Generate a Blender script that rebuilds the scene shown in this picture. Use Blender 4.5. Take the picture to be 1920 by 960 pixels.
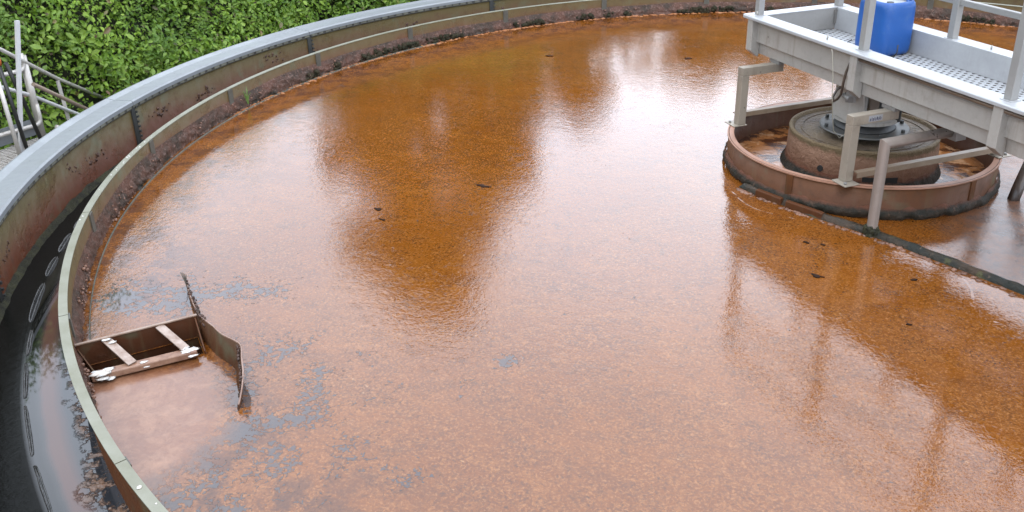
import bpy, bmesh, math, random
import numpy as np
from mathutils import Vector, Matrix
from mathutils import noise as MN

# ------------------------------------------------------------------ camera, sky, sun, exposure
sc = bpy.context.scene
for o in list(bpy.data.objects):
    bpy.data.objects.remove(o)
R = math.radians
cd = bpy.data.cameras.new('camera'); cam = bpy.data.objects.new('camera', cd)
sc.collection.objects.link(cam); sc.camera = cam
cd.sensor_width = 36; cd.lens = 1694.26255592691 / 1920 * 36; cd.shift_y = (399.14764980514894-480)/1920; cd.clip_start = .05; cd.clip_end = 400
# precise values from the ring fit
pit, roll, yaw = 0.43033260912944893, -0.025261215109983425, 0.3898094999869547
fw = Vector((-math.sin(yaw)*math.cos(pit), math.cos(yaw)*math.cos(pit), -math.sin(pit)))
rt = Vector((math.cos(yaw), math.sin(yaw), 0)); up = rt.cross(fw)
rt, up = rt*math.cos(roll)+up*math.sin(roll), -rt*math.sin(roll)+up*math.cos(roll)
M = Matrix((rt, up, -fw)).transposed().to_4x4(); M.translation = Vector((0, -6.324607643452287, 2.1728950865202314))
cam.matrix_world = M

SUN_EL, SUN_AZ = 58, 150           # high, behind the photographer
w = bpy.data.worlds.new('World'); sc.world = w; w.use_nodes = True
nt = w.node_tree; nt.nodes.clear()
def wn(t, **k):
    n = nt.nodes.new(t)
    for a, b in k.items(): setattr(n, a, b)
    return n
out = wn('ShaderNodeOutputWorld'); bg = wn('ShaderNodeBackground'); bg.inputs[1].default_value = .1
sky = wn('ShaderNodeTexSky', sky_type='NISHITA'); sky.sun_disc = False
sky.sun_elevation = R(SUN_EL); sky.sun_rotation = R(SUN_AZ)
sky.air_density = 1.2; sky.dust_density = 3
tc = wn('ShaderNodeTexCoord')
mp = wn('ShaderNodeMapping'); mp.inputs['Scale'].default_value = (1, 1, 2.2)
nz = wn('ShaderNodeTexNoise'); nz.inputs['Scale'].default_value = 2.3; nz.inputs['Detail'].default_value = 6; nz.inputs['Roughness'].default_value = .5
rp = wn('ShaderNodeValToRGB')
rp.color_ramp.elements[0].position = .34; rp.color_ramp.elements[0].color = (.67, .77, .93, 1)
rp.color_ramp.elements[1].position = .64; rp.color_ramp.elements[1].color = (.87, .945, 1.07, 1)
nt.links.new(tc.outputs['Generated'], mp.inputs[0]); nt.links.new(mp.outputs[0], nz.inputs[0]); nt.links.new(nz.outputs[0], rp.inputs[0])
# bright thin part of the cloud cover
az, el = R(-13), R(19)
d0 = (math.sin(az)*math.cos(el), math.cos(az)*math.cos(el), math.sin(el))
dt = wn('ShaderNodeVectorMath', operation='DOT_PRODUCT'); dt.inputs[1].default_value = d0
nt.links.new(tc.outputs['Generated'], dt.inputs[0])
mr = wn('ShaderNodeMapRange', interpolation_type='SMOOTHERSTEP')
mr.inputs[1].default_value = .955; mr.inputs[2].default_value = 1.0; mr.inputs[3].default_value = 42; mr.inputs[4].default_value = 56
nt.links.new(dt.outputs['Value'], mr.inputs[0])
vs = wn('ShaderNodeVectorMath', operation='SCALE')
nt.links.new(rp.outputs[0], vs.inputs[0]); nt.links.new(mr.outputs[0], vs.inputs['Scale'])
mx = wn('ShaderNodeMix', data_type='RGBA'); mx.inputs[0].default_value = .9
nt.links.new(sky.outputs[0], mx.inputs[6]); nt.links.new(vs.outputs[0], mx.inputs[7])
nt.links.new(mx.outputs[2], bg.inputs[0]); nt.links.new(bg.outputs[0], out.inputs[0])
sl = bpy.data.lights.new('sun', 'SUN'); sl.energy = 1.2; sl.angle = R(25); sl.color = (1, .96, .9)
so = bpy.data.objects.new('sun', sl); sc.collection.objects.link(so)
so.rotation_euler = Vector((math.sin(R(SUN_AZ))*math.cos(R(SUN_EL)), math.cos(R(SUN_AZ))*math.cos(R(SUN_EL)), math.sin(R(SUN_EL)))).to_track_quat('Z', 'Y').to_euler()
vw = sc.view_settings; vw.view_transform = 'Standard'; vw.look = 'None'; vw.exposure = 0; vw.gamma = 1; vw.use_curve_mapping = False

# ------------------------------------------------------------------ helpers
C = sc.collection
rnd = random.Random(7)
def tag(o, label=None, cat=None, group=None, kind=None):
    if label: o['label'] = label
    if cat: o['category'] = cat
    if group: o['group'] = group
    if kind: o['kind'] = kind
    return o
def empty(name, loc=(0, 0, 0), rz=0):
    o = bpy.data.objects.new(name, None); C.objects.link(o); o.location = loc; o.rotation_euler = (0, 0, rz)
    o.empty_display_size = .1
    return o
class MB:
    def __init__(s): s.v = []; s.f = []; s.sm = []
    def add(s, v, f, smooth=False):
        n = len(s.v); s.v += [tuple(p) for p in v]; s.f += [tuple(i+n for i in q) for q in f]; s.sm += [smooth]*len(f)
        return s
    def box(s, lo, hi, T=None):
        x0, y0, z0 = lo; x1, y1, z1 = hi
        v = [(x0,y0,z0),(x1,y0,z0),(x1,y1,z0),(x0,y1,z0),(x0,y0,z1),(x1,y0,z1),(x1,y1,z1),(x0,y1,z1)]
        if T: v = [T @ Vector(p) for p in v]
        return s.add(v, [(0,3,2,1),(4,5,6,7),(0,1,5,4),(1,2,6,5),(2,3,7,6),(3,0,4,7)])
    def bar(s, a, b, wd, ht, upv=(0, 0, 1)):
        a = Vector(a); b = Vector(b); d = b-a; L = d.length; d.normalize()
        side = d.cross(Vector(upv))
        if side.length < 1e-4: side = d.cross(Vector((1, 0, 0)))
        side.normalize(); u2 = side.cross(d)
        T = Matrix((d, side, u2)).transposed().to_4x4(); T.translation = a
        return s.box((0, -wd/2, -ht/2), (L, wd/2, ht/2), T)
    def tube(s, pts, r, n=12, cap=True):
        pts = [Vector(p) for p in pts]; rr = r if isinstance(r, (list, tuple)) else [r]*len(pts)
        vs = []; prev = None
        for i, p in enumerate(pts):
            if i == 0: d = pts[1]-p
            elif i == len(pts)-1: d = p-pts[i-1]
            else: d = (pts[i+1]-p).normalized()+(p-pts[i-1]).normalized()
            d.normalize()
            if prev is None:
                a = d.cross(Vector((0, 0, 1)))
                if a.length < .05: a = d.cross(Vector((1, 0, 0)))
            else: a = prev-d*prev.dot(d)
            a.normalize(); prev = a; b = d.cross(a)
            k = 1.0
            if 0 < i < len(pts)-1:
                c_ = (pts[i+1]-p).normalized().dot((p-pts[i-1]).normalized()); k = min(1/max(math.sqrt((1+c_)/2), .3), 1.6)
            for j in range(n):
                t = 2*math.pi*j/n; vs.append(p+(a*math.cos(t)+b*math.sin(t))*rr[i]*(1 if k == 1 else 1))
        f = [(i*n+j, i*n+(j+1) % n, (i+1)*n+(j+1) % n, (i+1)*n+j) for i in range(len(pts)-1) for j in range(n)]
        s.add(vs, f, True)
        if cap:
            k = len(pts)-1; m = len(s.v)-len(vs)
            s.f.append(tuple(m+j for j in range(n))[::-1]); s.sm.append(False)
            s.f.append(tuple(m+k*n+j for j in range(n))); s.sm.append(False)
        return s
    def lathe(s, prof, n=128, a0=0, a1=360, close=True, smooth=False, cx=0, cy=0):
        # prof: closed loop (r, z); angles are compass azimuths (x = r sin, y = r cos)
        full = abs(a1-a0) >= 360; m = n if full else n+1; k = len(prof); vs = []
        for i in range(m):
            a = R(a0+(a1-a0)*i/n)
            for r_, z in prof: vs.append((cx+r_*math.sin(a), cy+r_*math.cos(a), z))
        f = []; kk = k if close else k-1
        for i in range(n):
            i2 = (i+1) % m
            for j in range(kk):
                j2 = (j+1) % k
                f.append((i*k+j, i*k+j2, i2*k+j2, i2*k+j))
        s.add(vs, f, smooth)
        if not full and close:
            b = len(s.v)-len(vs)
            s.f.append(tuple(b+j for j in range(k))); s.sm.append(False)
            s.f.append(tuple(b+(m-1)*k+j for j in range(k))[::-1]); s.sm.append(False)
        return s
    def prism(s, poly, ax, d0, d1):
        # poly in the plane normal to axis ax (0 x,1 y,2 z), extruded from d0 to d1
        def P(q, d):
            l = list(q); l.insert(ax, d); return tuple(l)
        n = len(poly)
        return s.add([P(q, d0) for q in poly]+[P(q, d1) for q in poly],
                     [tuple(range(n)), tuple(range(2*n-1, n-1, -1))]+[(i, n+i, n+(i+1) % n, (i+1) % n) for i in range(n)])
    def build(s, name, mat, parent=None, bevel=0, seg=2):
        me = bpy.data.meshes.new(name); me.from_pydata(s.v, [], s.f); me.update()
        me.polygons.foreach_set('use_smooth', s.sm)
        o = bpy.data.objects.new(name, me); C.objects.link(o)
        bm = bmesh.new(); bm.from_mesh(me); bmesh.ops.recalc_face_normals(bm, faces=bm.faces); bm.to_mesh(me); bm.free()
        if mat: me.materials.append(mat)
        if parent: o.parent = parent
        if bevel:
            b = o.modifiers.new('bevel', 'BEVEL'); b.width = bevel; b.segments = seg; b.limit_method = 'ANGLE'; b.angle_limit = R(35)
        return o

class Mat:
    def __init__(s, name, rough=.5, metal=0, ior=1.5):
        s.m = bpy.data.materials.new(name); s.m.use_nodes = True; s.t = s.m.node_tree; s.t.nodes.clear()
        s.o = s.t.nodes.new('ShaderNodeOutputMaterial'); s.p = s.t.nodes.new('ShaderNodeBsdfPrincipled')
        s.t.links.new(s.p.outputs[0], s.o.inputs[0])
        s.p.inputs['Roughness'].default_value = rough; s.p.inputs['Metallic'].default_value = metal; s.p.inputs['IOR'].default_value = ior
        s.tc = s.t.nodes.new('ShaderNodeTexCoord')
        s.co = s.tc.outputs['Object']
    def n(s, t, **k):
        x = s.t.nodes.new(t)
        for a, b in k.items(): setattr(x, a, b)
        return x
    def lk(s, a, b): s.t.links.new(a, b)
    def inp(s, sock, v):
        if hasattr(v, 'is_output'): s.lk(v, sock)
        elif isinstance(v, (tuple, list)): sock.default_value = tuple(v)+((1,) if len(v) == 3 and sock.type == 'RGBA' else ())
        else: sock.default_value = v
    def map(s, sc_=(1, 1, 1), loc=(0, 0, 0), rot=(0, 0, 0), v=None):
        x = s.n('ShaderNodeMapping'); s.lk(v or s.co, x.inputs[0]); x.inputs['Scale'].default_value = sc_; x.inputs['Location'].default_value = loc; x.inputs['Rotation'].default_value = rot
        return x.outputs[0]
    def noise(s, scale, detail=5, rough=.55, v=None, dist=0, col=False):
        x = s.n('ShaderNodeTexNoise'); s.lk(v or s.co, x.inputs[0])
        x.inputs['Scale'].default_value = scale; x.inputs['Detail'].default_value = detail; x.inputs['Roughness'].default_value = rough; x.inputs['Distortion'].default_value = dist
        return x.outputs[1 if col else 0]
    def voro(s, scale, v=None, feature='F1', rand=1, out_='Distance'):
        x = s.n('ShaderNodeTexVoronoi', feature=feature); s.lk(v or s.co, x.inputs[0])
        x.inputs['Scale'].default_value = scale; x.inputs['Randomness'].default_value = rand
        return x.outputs[out_]
    def ramp(s, v, a, b, lo=0., hi=1., smooth=False):
        x = s.n('ShaderNodeMapRange', interpolation_type='SMOOTHSTEP' if smooth else 'LINEAR'); s.lk(v, x.inputs[0])
        for i, q in enumerate((a, b, lo, hi)): x.inputs[i+1].default_value = q
        return x.outputs[0]
    def math(s, op, a, b=0., c=0., clamp=False):
        x = s.n('ShaderNodeMath', operation=op, use_clamp=clamp)
        s.inp(x.inputs[0], a); s.inp(x.inputs[1], b); s.inp(x.inputs[2], c)
        return x.outputs[0]
    def mix(s, f, a, b, mode='MIX'):
        x = s.n('ShaderNodeMix', data_type='RGBA', blend_type=mode)
        s.inp(x.inputs[0], f); s.inp(x.inputs[6], a); s.inp(x.inputs[7], b)
        return x.outputs[2]
    def sep(s, v=None):
        x = s.n('ShaderNodeSeparateXYZ'); s.lk(v or s.co, x.inputs[0]); return x.outputs
    def warp(s, amount, scale, v=None, detail=3):
        c = s.noise(scale, detail, .5, v, col=True)
        a = s.n('ShaderNodeVectorMath', operation='MULTIPLY_ADD'); s.lk(c, a.inputs[0]); a.inputs[1].default_value = (amount,)*3; s.lk(v or s.co, a.inputs[2])
        return a.outputs[0]
    def color(s, c): s.inp(s.p.inputs['Base Color'], c); return s
    def rough(s, r_): s.inp(s.p.inputs['Roughness'], r_); return s
    def spec(s, v): s.inp(s.p.inputs['Specular IOR Level'], v); return s
    def bump(s, h, dist=.005, strength=1., normal=None):
        b = s.n('ShaderNodeBump'); s.inp(b.inputs['Height'], h); s.inp(b.inputs['Distance'], dist); s.inp(b.inputs['Strength'], strength)
        if normal: s.lk(normal, b.inputs['Normal'])
        s.lk(b.outputs[0], s.p.inputs['Normal']); return b.outputs[0]

# ------------------------------------------------------------------ materials
def m_sludge():
    m = Mat('sludge', .1, 0, 1.56)
    wp = m.warp(.035, 22)
    macro = m.noise(.9, 5, .55); mid = m.noise(5, 6, .6); fine = m.noise(38, 5, .65)
    base = m.mix(m.ramp(macro, .35, .65), (.142, .043, .0036), (.116, .0335, .0030))
    base = m.mix(m.ramp(mid, .45, .75, 0, .5), base, (.085, .025, .0035))
    # floating flakes: cells of several sizes
    c1 = m.voro(27, wp, out_='Color'); c1r = m.sep(c1)[0]; e1 = m.voro(27, wp, 'DISTANCE_TO_EDGE')
    c2 = m.voro(66, wp, out_='Color'); c2r = m.sep(c2)[1]; e2 = m.voro(66, wp, 'DISTANCE_TO_EDGE')
    area = m.ramp(m.noise(1.3, 4, .6, m.map(loc=(3, 1, 0))), .38, .62)
    f1 = m.math('MULTIPLY', m.ramp(c1r, .55, .75), m.ramp(e1, .02, .10)); f1 = m.math('MULTIPLY', f1, area)
    f2 = m.math('MULTIPLY', m.ramp(c2r, .6, .8), m.ramp(e2, .03, .12)); f2 = m.math('MULTIPLY', f2, m.ramp(mid, .35, .55))
    base = m.mix(m.math('MULTIPLY', f1, .16), base, (.26, .11, .03))
    base = m.mix(m.math('MULTIPLY', f2, .32), base, (.26, .105, .025))
    base = m.mix(m.math('MULTIPLY', m.math('MULTIPLY', m.ramp(e1, .05, 0), m.ramp(mid, .40, .6)), .4), base, (.06, .022, .006))
    # dark crumbs
    dk = m.math('MULTIPLY', m.ramp(m.voro(17, wp), .16, .08), m.ramp(m.sep(m.voro(17, wp, out_='Color'))[2], .6, .65))
    dk2 = m.math('MULTIPLY', m.ramp(fine, .60, .70), m.ramp(m.noise(2.2, 4), .42, .62))
    base = m.mix(m.math('MULTIPLY', dk, .8), base, (.04, .014, .004))
    base = m.mix(m.math('MULTIPLY', dk2, .65), base, (.055, .018, .004))
    drift = m.noise(1.6, 6, .72, m.map((1.0, 3.2, 1), (2, 5, 0), (0, 0, R(-38)), v=m.warp(.25, 1.5)))
    base = m.mix(m.ramp(drift, .52, .66, 0, .38), base, (.080, .023, .0035))
    base = m.mix(m.ramp(drift, .44, .34, 0, .3), base, (.205, .075, .012))
    cl2 = m.math('MULTIPLY', m.ramp(m.noise(11, 5, .75, wp), .54, .64), m.ramp(m.noise(1.1, 4, .6, m.map(loc=(6, 2, 0))), .42, .58))
    base = m.mix(m.math('MULTIPLY', cl2, .55), base, (.060, .020, .004))
    fk = m.math('MULTIPLY', m.ramp(m.voro(24, m.map((1, 1.6, 1), v=wp)), .24, .12), m.ramp(m.sep(m.voro(24, m.map((1, 1.6, 1), v=wp), out_='Color'))[1], .86, .9))
    base = m.mix(m.math('MULTIPLY', m.math('MULTIPLY', fk, m.ramp(mid, .5, .6)), .4), base, (.42, .24, .11))
    gr_ = m.noise(85, 3, .7, wp); base = m.mix(m.math('MULTIPLY', m.ramp(gr_, .52, .64, 0, .75), m.ramp(mid, .35, .6, .45, 1.)), base, (.055, .020, .006)); base = m.mix(m.ramp(gr_, .46, .34, 0, .45), base, (.27, .12, .04))
    # dark ragged patches round the rim, where the crust is breaking
    xyz = m.sep(); rr = m.math('SQRT', m.math('ADD', m.math('MULTIPLY', xyz[0], xyz[0]), m.math('MULTIPLY', xyz[1], xyz[1])))
    rim = m.math('MULTIPLY', m.ramp(rr, 4.1, 4.6), m.ramp(m.noise(7, 6, .7, m.map((1, 1, 1), (5, 0, 0))), .48, .58))
    base = m.mix(m.math('MULTIPLY', rim, .75), base, (.045, .014, .005))
    # open water between the flakes
    def spot(x, y, r_, k=.55, sx=1., ang=0.):
        v = m.map((1/sx, 1, 0), (0, 0, 0)) if False else m.co
        q = m.n('ShaderNodeVectorMath', operation='DISTANCE'); m.lk(v, q.inputs[0]); q.inputs[1].default_value = (x, y, -.218)
        d = m.math('ADD', q.outputs['Value'], m.math('MULTIPLY', m.math('SUBTRACT', wn_, .5), k))
        return m.ramp(d, r_, r_-.02)
    wn_ = m.math('ADD', m.noise(7, 6, .65, m.map(loc=(0, 7, 0))), m.math('MULTIPLY', m.math('SUBTRACT', m.noise(30, 3, .6, wp), .5), 1.1))
    hole = None
    for (x, y, r_, k) in [(-3.55, -3.17, .12, .7), (-3.28, -3.06, .13, .7), (-3.42, -3.22, .06, .7), (-3.06, -2.90, .08, .7), (-2.86, -2.85, .06, .7), (-2.05, -4.0, .05, .6),
                          (-1.96, -4.1, .03, .5), (-2.07, -3.75, .01, .6), (-1.385, -3.06, .052, .22), (-1.33, -3.0, .02, .2), (-1.47, -3.39, .025, .15),
                          (-2.42, -4.27, .05, .8), (-2.2, -4.3, .02, .8), (.05, -2.83, .012, .1), (-2.45, -3.35, .04, .8), (-2.0, -4.4, .05, .9)]:
        h = spot(x, y, r_, k); hole = h if hole is None else m.math('MAXIMUM', hole, h)
    # scattered little gaps in the loose crust near the scum box
    q = m.n('ShaderNodeVectorMath', operation='DISTANCE'); m.lk(m.co, q.inputs[0]); q.inputs[1].default_value = (-2.25, -3.95, -.218)
    reg = m.ramp(q.outputs['Value'], 1.15, .25)
    gn = m.math('ADD', m.math('MULTIPLY', m.noise(4.5, 3, .6, m.map(loc=(2, 2, 0))), .9), m.math('MULTIPLY', m.noise(34, 4, .7, wp), .75))
    gn = m.math('ADD', gn, m.math('MULTIPLY', m.ramp(e1, .12, 0), .10))
    gap = m.ramp(m.math('ADD', gn, m.math('MULTIPLY', reg, .26)), 1.135, 1.17)
    hole = m.math('MAXIMUM', hole, gap)
    # the boxed-in smooth foam in front of the scum box
    q = m.n('ShaderNodeVectorMath', operation='DISTANCE'); m.lk(m.warp(.2, 3), q.inputs[0]); q.inputs[1].default_value = (-2.72, -4.02, -.118)
    foam = m.ramp(q.outputs['Value'], .62, .42)
    streak = m.noise(6, 8, .8, m.warp(.3, 5, detail=6))
    fcol = m.mix(m.ramp(streak, .45, .75), (.150, .066, .038), (.27, .145, .085)); fcol = m.mix(m.ramp(fine, .55, .68, 0, .5), fcol, (.11, .045, .022))
    base = m.mix(m.math('MULTIPLY', foam, .85), base, fcol)
    hole = m.math('MULTIPLY', hole, m.math('SUBTRACT', 1, foam))
    # greyer, rougher area with dimples beyond the arm by the ring
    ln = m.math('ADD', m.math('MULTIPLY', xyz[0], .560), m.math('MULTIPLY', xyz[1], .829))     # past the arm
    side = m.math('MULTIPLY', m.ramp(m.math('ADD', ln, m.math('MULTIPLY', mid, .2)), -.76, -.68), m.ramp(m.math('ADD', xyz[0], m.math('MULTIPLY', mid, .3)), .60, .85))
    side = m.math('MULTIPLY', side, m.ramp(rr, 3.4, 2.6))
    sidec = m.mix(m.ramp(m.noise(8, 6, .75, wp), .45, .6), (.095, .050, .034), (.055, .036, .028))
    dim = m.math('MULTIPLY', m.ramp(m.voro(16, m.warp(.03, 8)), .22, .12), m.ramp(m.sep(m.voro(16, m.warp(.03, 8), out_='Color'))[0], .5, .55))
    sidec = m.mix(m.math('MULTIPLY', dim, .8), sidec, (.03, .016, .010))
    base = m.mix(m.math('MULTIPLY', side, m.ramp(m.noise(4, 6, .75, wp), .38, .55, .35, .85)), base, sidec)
    base = m.mix(m.math('MULTIPLY', hole, .8), base, (.040, .040, .043))
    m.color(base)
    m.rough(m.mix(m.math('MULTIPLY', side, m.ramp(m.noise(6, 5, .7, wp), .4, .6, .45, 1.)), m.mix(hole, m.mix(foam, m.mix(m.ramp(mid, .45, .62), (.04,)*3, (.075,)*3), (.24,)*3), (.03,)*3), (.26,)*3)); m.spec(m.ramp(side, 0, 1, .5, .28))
    solid = m.math('SUBTRACT', 1, hole)
    bub = m.ramp(m.voro(9, m.warp(.03, 8)), .13, .06)
    bub = m.math('MULTIPLY', bub, m.ramp(m.sep(m.voro(9, m.warp(.03, 8), out_='Color'))[0], .72, .76))
    h = m.math('ADD', m.math('MULTIPLY', m.noise(24, 2, .5), 1.), m.math('MULTIPLY', m.ramp(e2, 0, .25), .16))
    h = m.math('ADD', h, m.math('MULTIPLY', m.math('MULTIPLY', m.ramp(e1, 0, .2), m.ramp(area, 0, 1, .3, 1.)), .38)); h = m.math('ADD', h, m.math('MULTIPLY', cl2, .4))
    h = m.math('ADD', h, m.math('MULTIPLY', m.noise(70, 2, .5), .35))
    h = m.math('ADD', h, m.math('MULTIPLY', m.noise(6, 2, .5), 1.2))
    h = m.math('ADD', h, m.math('MULTIPLY', bub, -.8))
    h = m.math('MULTIPLY', h, solid)
    m.bump(h, .00042, 1)
    return m.m
def m_channel():
    m = Mat('channel_liquid', .04, 0, 1.45)
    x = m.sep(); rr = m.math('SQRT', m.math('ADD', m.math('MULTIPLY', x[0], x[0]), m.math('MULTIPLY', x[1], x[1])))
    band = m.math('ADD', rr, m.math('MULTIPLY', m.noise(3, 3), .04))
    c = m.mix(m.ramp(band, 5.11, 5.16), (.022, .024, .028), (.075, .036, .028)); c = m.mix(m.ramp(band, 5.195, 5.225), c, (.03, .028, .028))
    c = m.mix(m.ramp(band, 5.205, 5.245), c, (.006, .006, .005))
    # clumps of sludge clinging below the weir
    cl = m.math('MULTIPLY', m.ramp(m.noise(16, 6, .7, m.warp(.06, 9)), .50, .56), m.ramp(m.math('ADD', rr, m.math('MULTIPLY', m.noise(2.6, 3, .5, m.map(loc=(1, 4, 0))), .42)), 5.32, 5.26))
    c = m.mix(cl, c, m.mix(m.noise(30, 4), (.02, .016, .010), (.24, .13, .08)))
    m.color(c); m.spec(m.ramp(rr, 5.25, 5.28, .6, .05))
    m.rough(m.mix(m.math('MAXIMUM', cl, m.ramp(rr, 5.25, 5.27)), (.03,)*3, (.12,)*3))
    al = m.math('MULTIPLY', m.ramp(rr, 5.26, 5.30), m.noise(34, 5, .7, m.warp(.05, 12)))
    m.bump(m.math('ADD', m.math('MULTIPLY', al, .25), m.math('MULTIPLY', cl, m.noise(40, 4))), .008, 1)
    return m.m
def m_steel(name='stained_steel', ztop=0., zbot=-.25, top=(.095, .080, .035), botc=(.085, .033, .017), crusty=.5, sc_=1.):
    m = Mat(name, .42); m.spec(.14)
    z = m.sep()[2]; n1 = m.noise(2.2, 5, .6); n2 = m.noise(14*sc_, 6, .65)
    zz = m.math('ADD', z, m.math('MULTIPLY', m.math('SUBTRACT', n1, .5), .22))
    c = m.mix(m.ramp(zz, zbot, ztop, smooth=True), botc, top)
    c = m.mix(m.ramp(n2, .52, .72, 0, .6), c, (.045, .024, .014))
    stre = m.noise(1, 5, .6, m.map((22, 22, 1.2)))
    c = m.mix(m.ramp(stre, .55, .75, 0, .4), c, (.08, .058, .03))
    c = m.mix(m.ramp(m.noise(5, 3), .58, .7, 0, .35), c, (.06, .075, .045))
    m.color(c); m.rough(m.ramp(n2, .3, .7, .3, .6))
    patch = m.math('MULTIPLY', m.ramp(m.noise(3.2, 5, .65, m.map(loc=(4, 4, 4))), .54, .66), m.noise(28, 5, .7))
    m.bump(m.math('ADD', m.math('MULTIPLY', patch, crusty), m.math('MULTIPLY', n2, .12)), .02, 1)
    return m.m
def m_galv(name='galvanised_steel', c0=(.345, .322, .288), metal=.25, dirt=.35, rough=.45):
    m = Mat(name, rough, metal)
    n1 = m.noise(3.5, 6, .6); n2 = m.noise(30, 4, .6); v = m.sep(m.voro(60, m.warp(.02, 20), out_='Color'))[0]
    c = m.mix(m.ramp(n1, .35, .7), c0, tuple(q*.82 for q in c0))
    c = m.mix(m.math('MULTIPLY', v, .12), c, tuple(q*.6 for q in c0))
    c = m.mix(m.ramp(m.noise(9, 6, .7, m.map(loc=(2, 0, 0))), .56, .75, 0, dirt), c, (.12, .095, .065))
    sp = m.math('MULTIPLY', m.ramp(m.voro(13), .10, .05), m.ramp(m.sep(m.voro(13, out_='Color'))[0], .7, .75))
    c = m.mix(m.math('MULTIPLY', sp, .7), c, (.06, .05, .04))
    run = m.math('MULTIPLY', m.ramp(m.noise(1, 5, .65, m.map((26, 26, 1.4))), .52, .70), m.ramp(m.noise(2.1, 4, .6, m.map(loc=(8, 1, 1))), .42, .62))
    c = m.mix(m.math('MULTIPLY', run, min(.9, dirt*1.5)), c, (.13, .085, .05))
    m.color(c); m.rough(m.ramp(n1, .3, .7, rough-.08, rough+.12)); m.bump(n2, .0006, .6)
    return m.m
def m_plain(name, c0, c1=None, rough=.5, metal=0, scale=8, bump=.002, bs=40, spec=.5):
    m = Mat(name, rough, metal); m.spec(spec); c1 = c1 or tuple(q*.7 for q in c0)
    m.color(m.mix(m.ramp(m.noise(scale, 6, .65), .38, .66), c0, c1)); m.bump(m.noise(bs, 5, .65), bump, 1)
    return m.m
def m_leaf(name, a, b, c, ys=.35):
    m = Mat(name, .5); g = m.n('ShaderNodeNewGeometry')
    ri = g.outputs['Random Per Island']
    col = m.mix(m.ramp(ri, 0, 1), a, b)
    col = m.mix(m.ramp(ri, .93, .97), col, c)
    col = m.mix(m.ramp(m.noise(1.1, 4, .6), .35, .65, 0, .65), col, tuple(x*y for x, y in zip(a, (.5, .55, .7))))
    col = m.mix(m.ramp(m.noise(4.5, 3, .6, m.map(loc=(9, 1, 2))), .52, .68, 0, .55), col, b)
    m.color(col)
    tr = m.n('ShaderNodeBsdfTranslucent'); m.lk(m.mix(.5, col, b), tr.inputs[0])
    ms = m.n('ShaderNodeMixShader'); ms.inputs[0].default_value = ys
    m.lk(m.p.outputs[0], ms.inputs[1]); m.lk(tr.outputs[0], ms.inputs[2]); m.lk(ms.outputs[0], m.o.inputs[0])
    return m.m
def m_grating():
    m = Mat('perforated_deck', .42, .35)
    v = m.map((1, 1, 0))
    sx = m.sep(v)
    # staggered rows of holes, 30 mm pitch
    row = m.math('FLOOR', m.math('MULTIPLY', sx[1], 25)); par = m.math('MULTIPLY', m.math('MODULO', m.math('ADD', row, 400), 2), .5)
    u_ = m.math('SUBTRACT', m.math('FRACT', m.math('ADD', m.math('MULTIPLY', sx[0], 21), par)), .5)
    v_ = m.math('SUBTRACT', m.math('FRACT', m.math('MULTIPLY', sx[1], 25)), .5)
    d = m.math('SQRT', m.math('ADD', m.math('MULTIPLY', u_, u_), m.math('MULTIPLY', m.math('MULTIPLY', v_, v_), .8)))
    hole = m.ramp(d, .25, .21)
    n1 = m.noise(5, 5, .6)
    m.color(m.mix(m.ramp(n1, .4, .7), (.42, .425, .43), (.33, .335, .34)))
    m.bump(m.ramp(d, .24, .45, 1, 0), .004, 1)
    tr = m.n('ShaderNodeBsdfTransparent'); ms = m.n('ShaderNodeMixShader')
    m.lk(hole, ms.inputs[0]); m.lk(m.p.outputs[0], ms.inputs[1]); m.lk(tr.outputs[0], ms.inputs[2]); m.lk(ms.outputs[0], m.o.inputs[0])
    return m.m
SLUDGE = m_sludge(); CHAN = m_channel()
WALL = m_steel('outer_wall_steel', .02, -.26, (.060, .044, .0150), (.064, .0195, .0085))
WEIR = m_steel('weir_steel', -.02, -.16, (.066, .042, .014), (.074, .028, .012))
RING = m_steel('ring_steel', .05, -.19, (.092, .038, .015), (.068, .025, .010), .2)
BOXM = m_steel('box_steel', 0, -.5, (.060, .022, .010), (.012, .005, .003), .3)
GALV = m_galv(); GALVB = m_galv('pale_zinc_rim', (.205, .213, .218), .2, .15, .4)
GALVW = m_galv('brushed_lip', (0.370, 0.370, 0.370), .25, .12, .4); GALVI = m_galv('inner_side', (.265, .255, .24), .25, .1)
LEGM = m_galv('leg_zinc', tuple(q*1.25 for q in (0.222, 0.189, 0.148)), .25, .45); OLD = m_galv('old_zinc', (0.200, 0.189, 0.174), .3, .45)
PIPEM = m_galv('steel_pipe', tuple(q*1.35 for q in (0.222, 0.185, 0.159)), .5, .3, .33)
WEIRTOP = m_plain('weir_flange', (.175, .170, .128), (.135, .130, .088), .5, .1, 6, .0008, 60)
DARK = m_plain('dark_seam', (.030, .030, .026), (.018, .018, .017), .6)
RIMSHADE = m_plain('rim_shadow', (.05, .046, .036), (.025, .022, .018), .7)
GRATE = m_grating()
SLIME = m_plain('black_slime', (.016, .015, .009), (.04, .038, .016), .5, 0, 14, .02, 45, .2)
CRUST = m_plain('scum_crust', (.085, .040, .028), (.030, .020, .013), .45, 0, 16, .012, 50)
PALE = m_plain('pale_scum', (.20, .10, .062), (.085, .035, .018), .4, 0, 20, .008, 50)
WHITE = m_plain('white_deposit', (.55, .54, .52), (.42, .36, .30), .5, 0, 30, .004, 60)
SKIN = m_plain('scum_skin', (.235, .085, .016), (.19, .060, .009), .2, 0, 5, .003, 30)
BLUE = Mat('blue_plastic', .38); BLUE.color(BLUE.mix(BLUE.ramp(BLUE.noise(16, 6, .7), .56, .78, 0, .5), BLUE.mix(BLUE.ramp(BLUE.noise(3, 4), .4, .65), (.008, .062, .235), (.011, .080, .285)), (.07, .13, .24))); BLUE.bump(BLUE.noise(25, 3), .0012, .5); BLUE = BLUE.m
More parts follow.
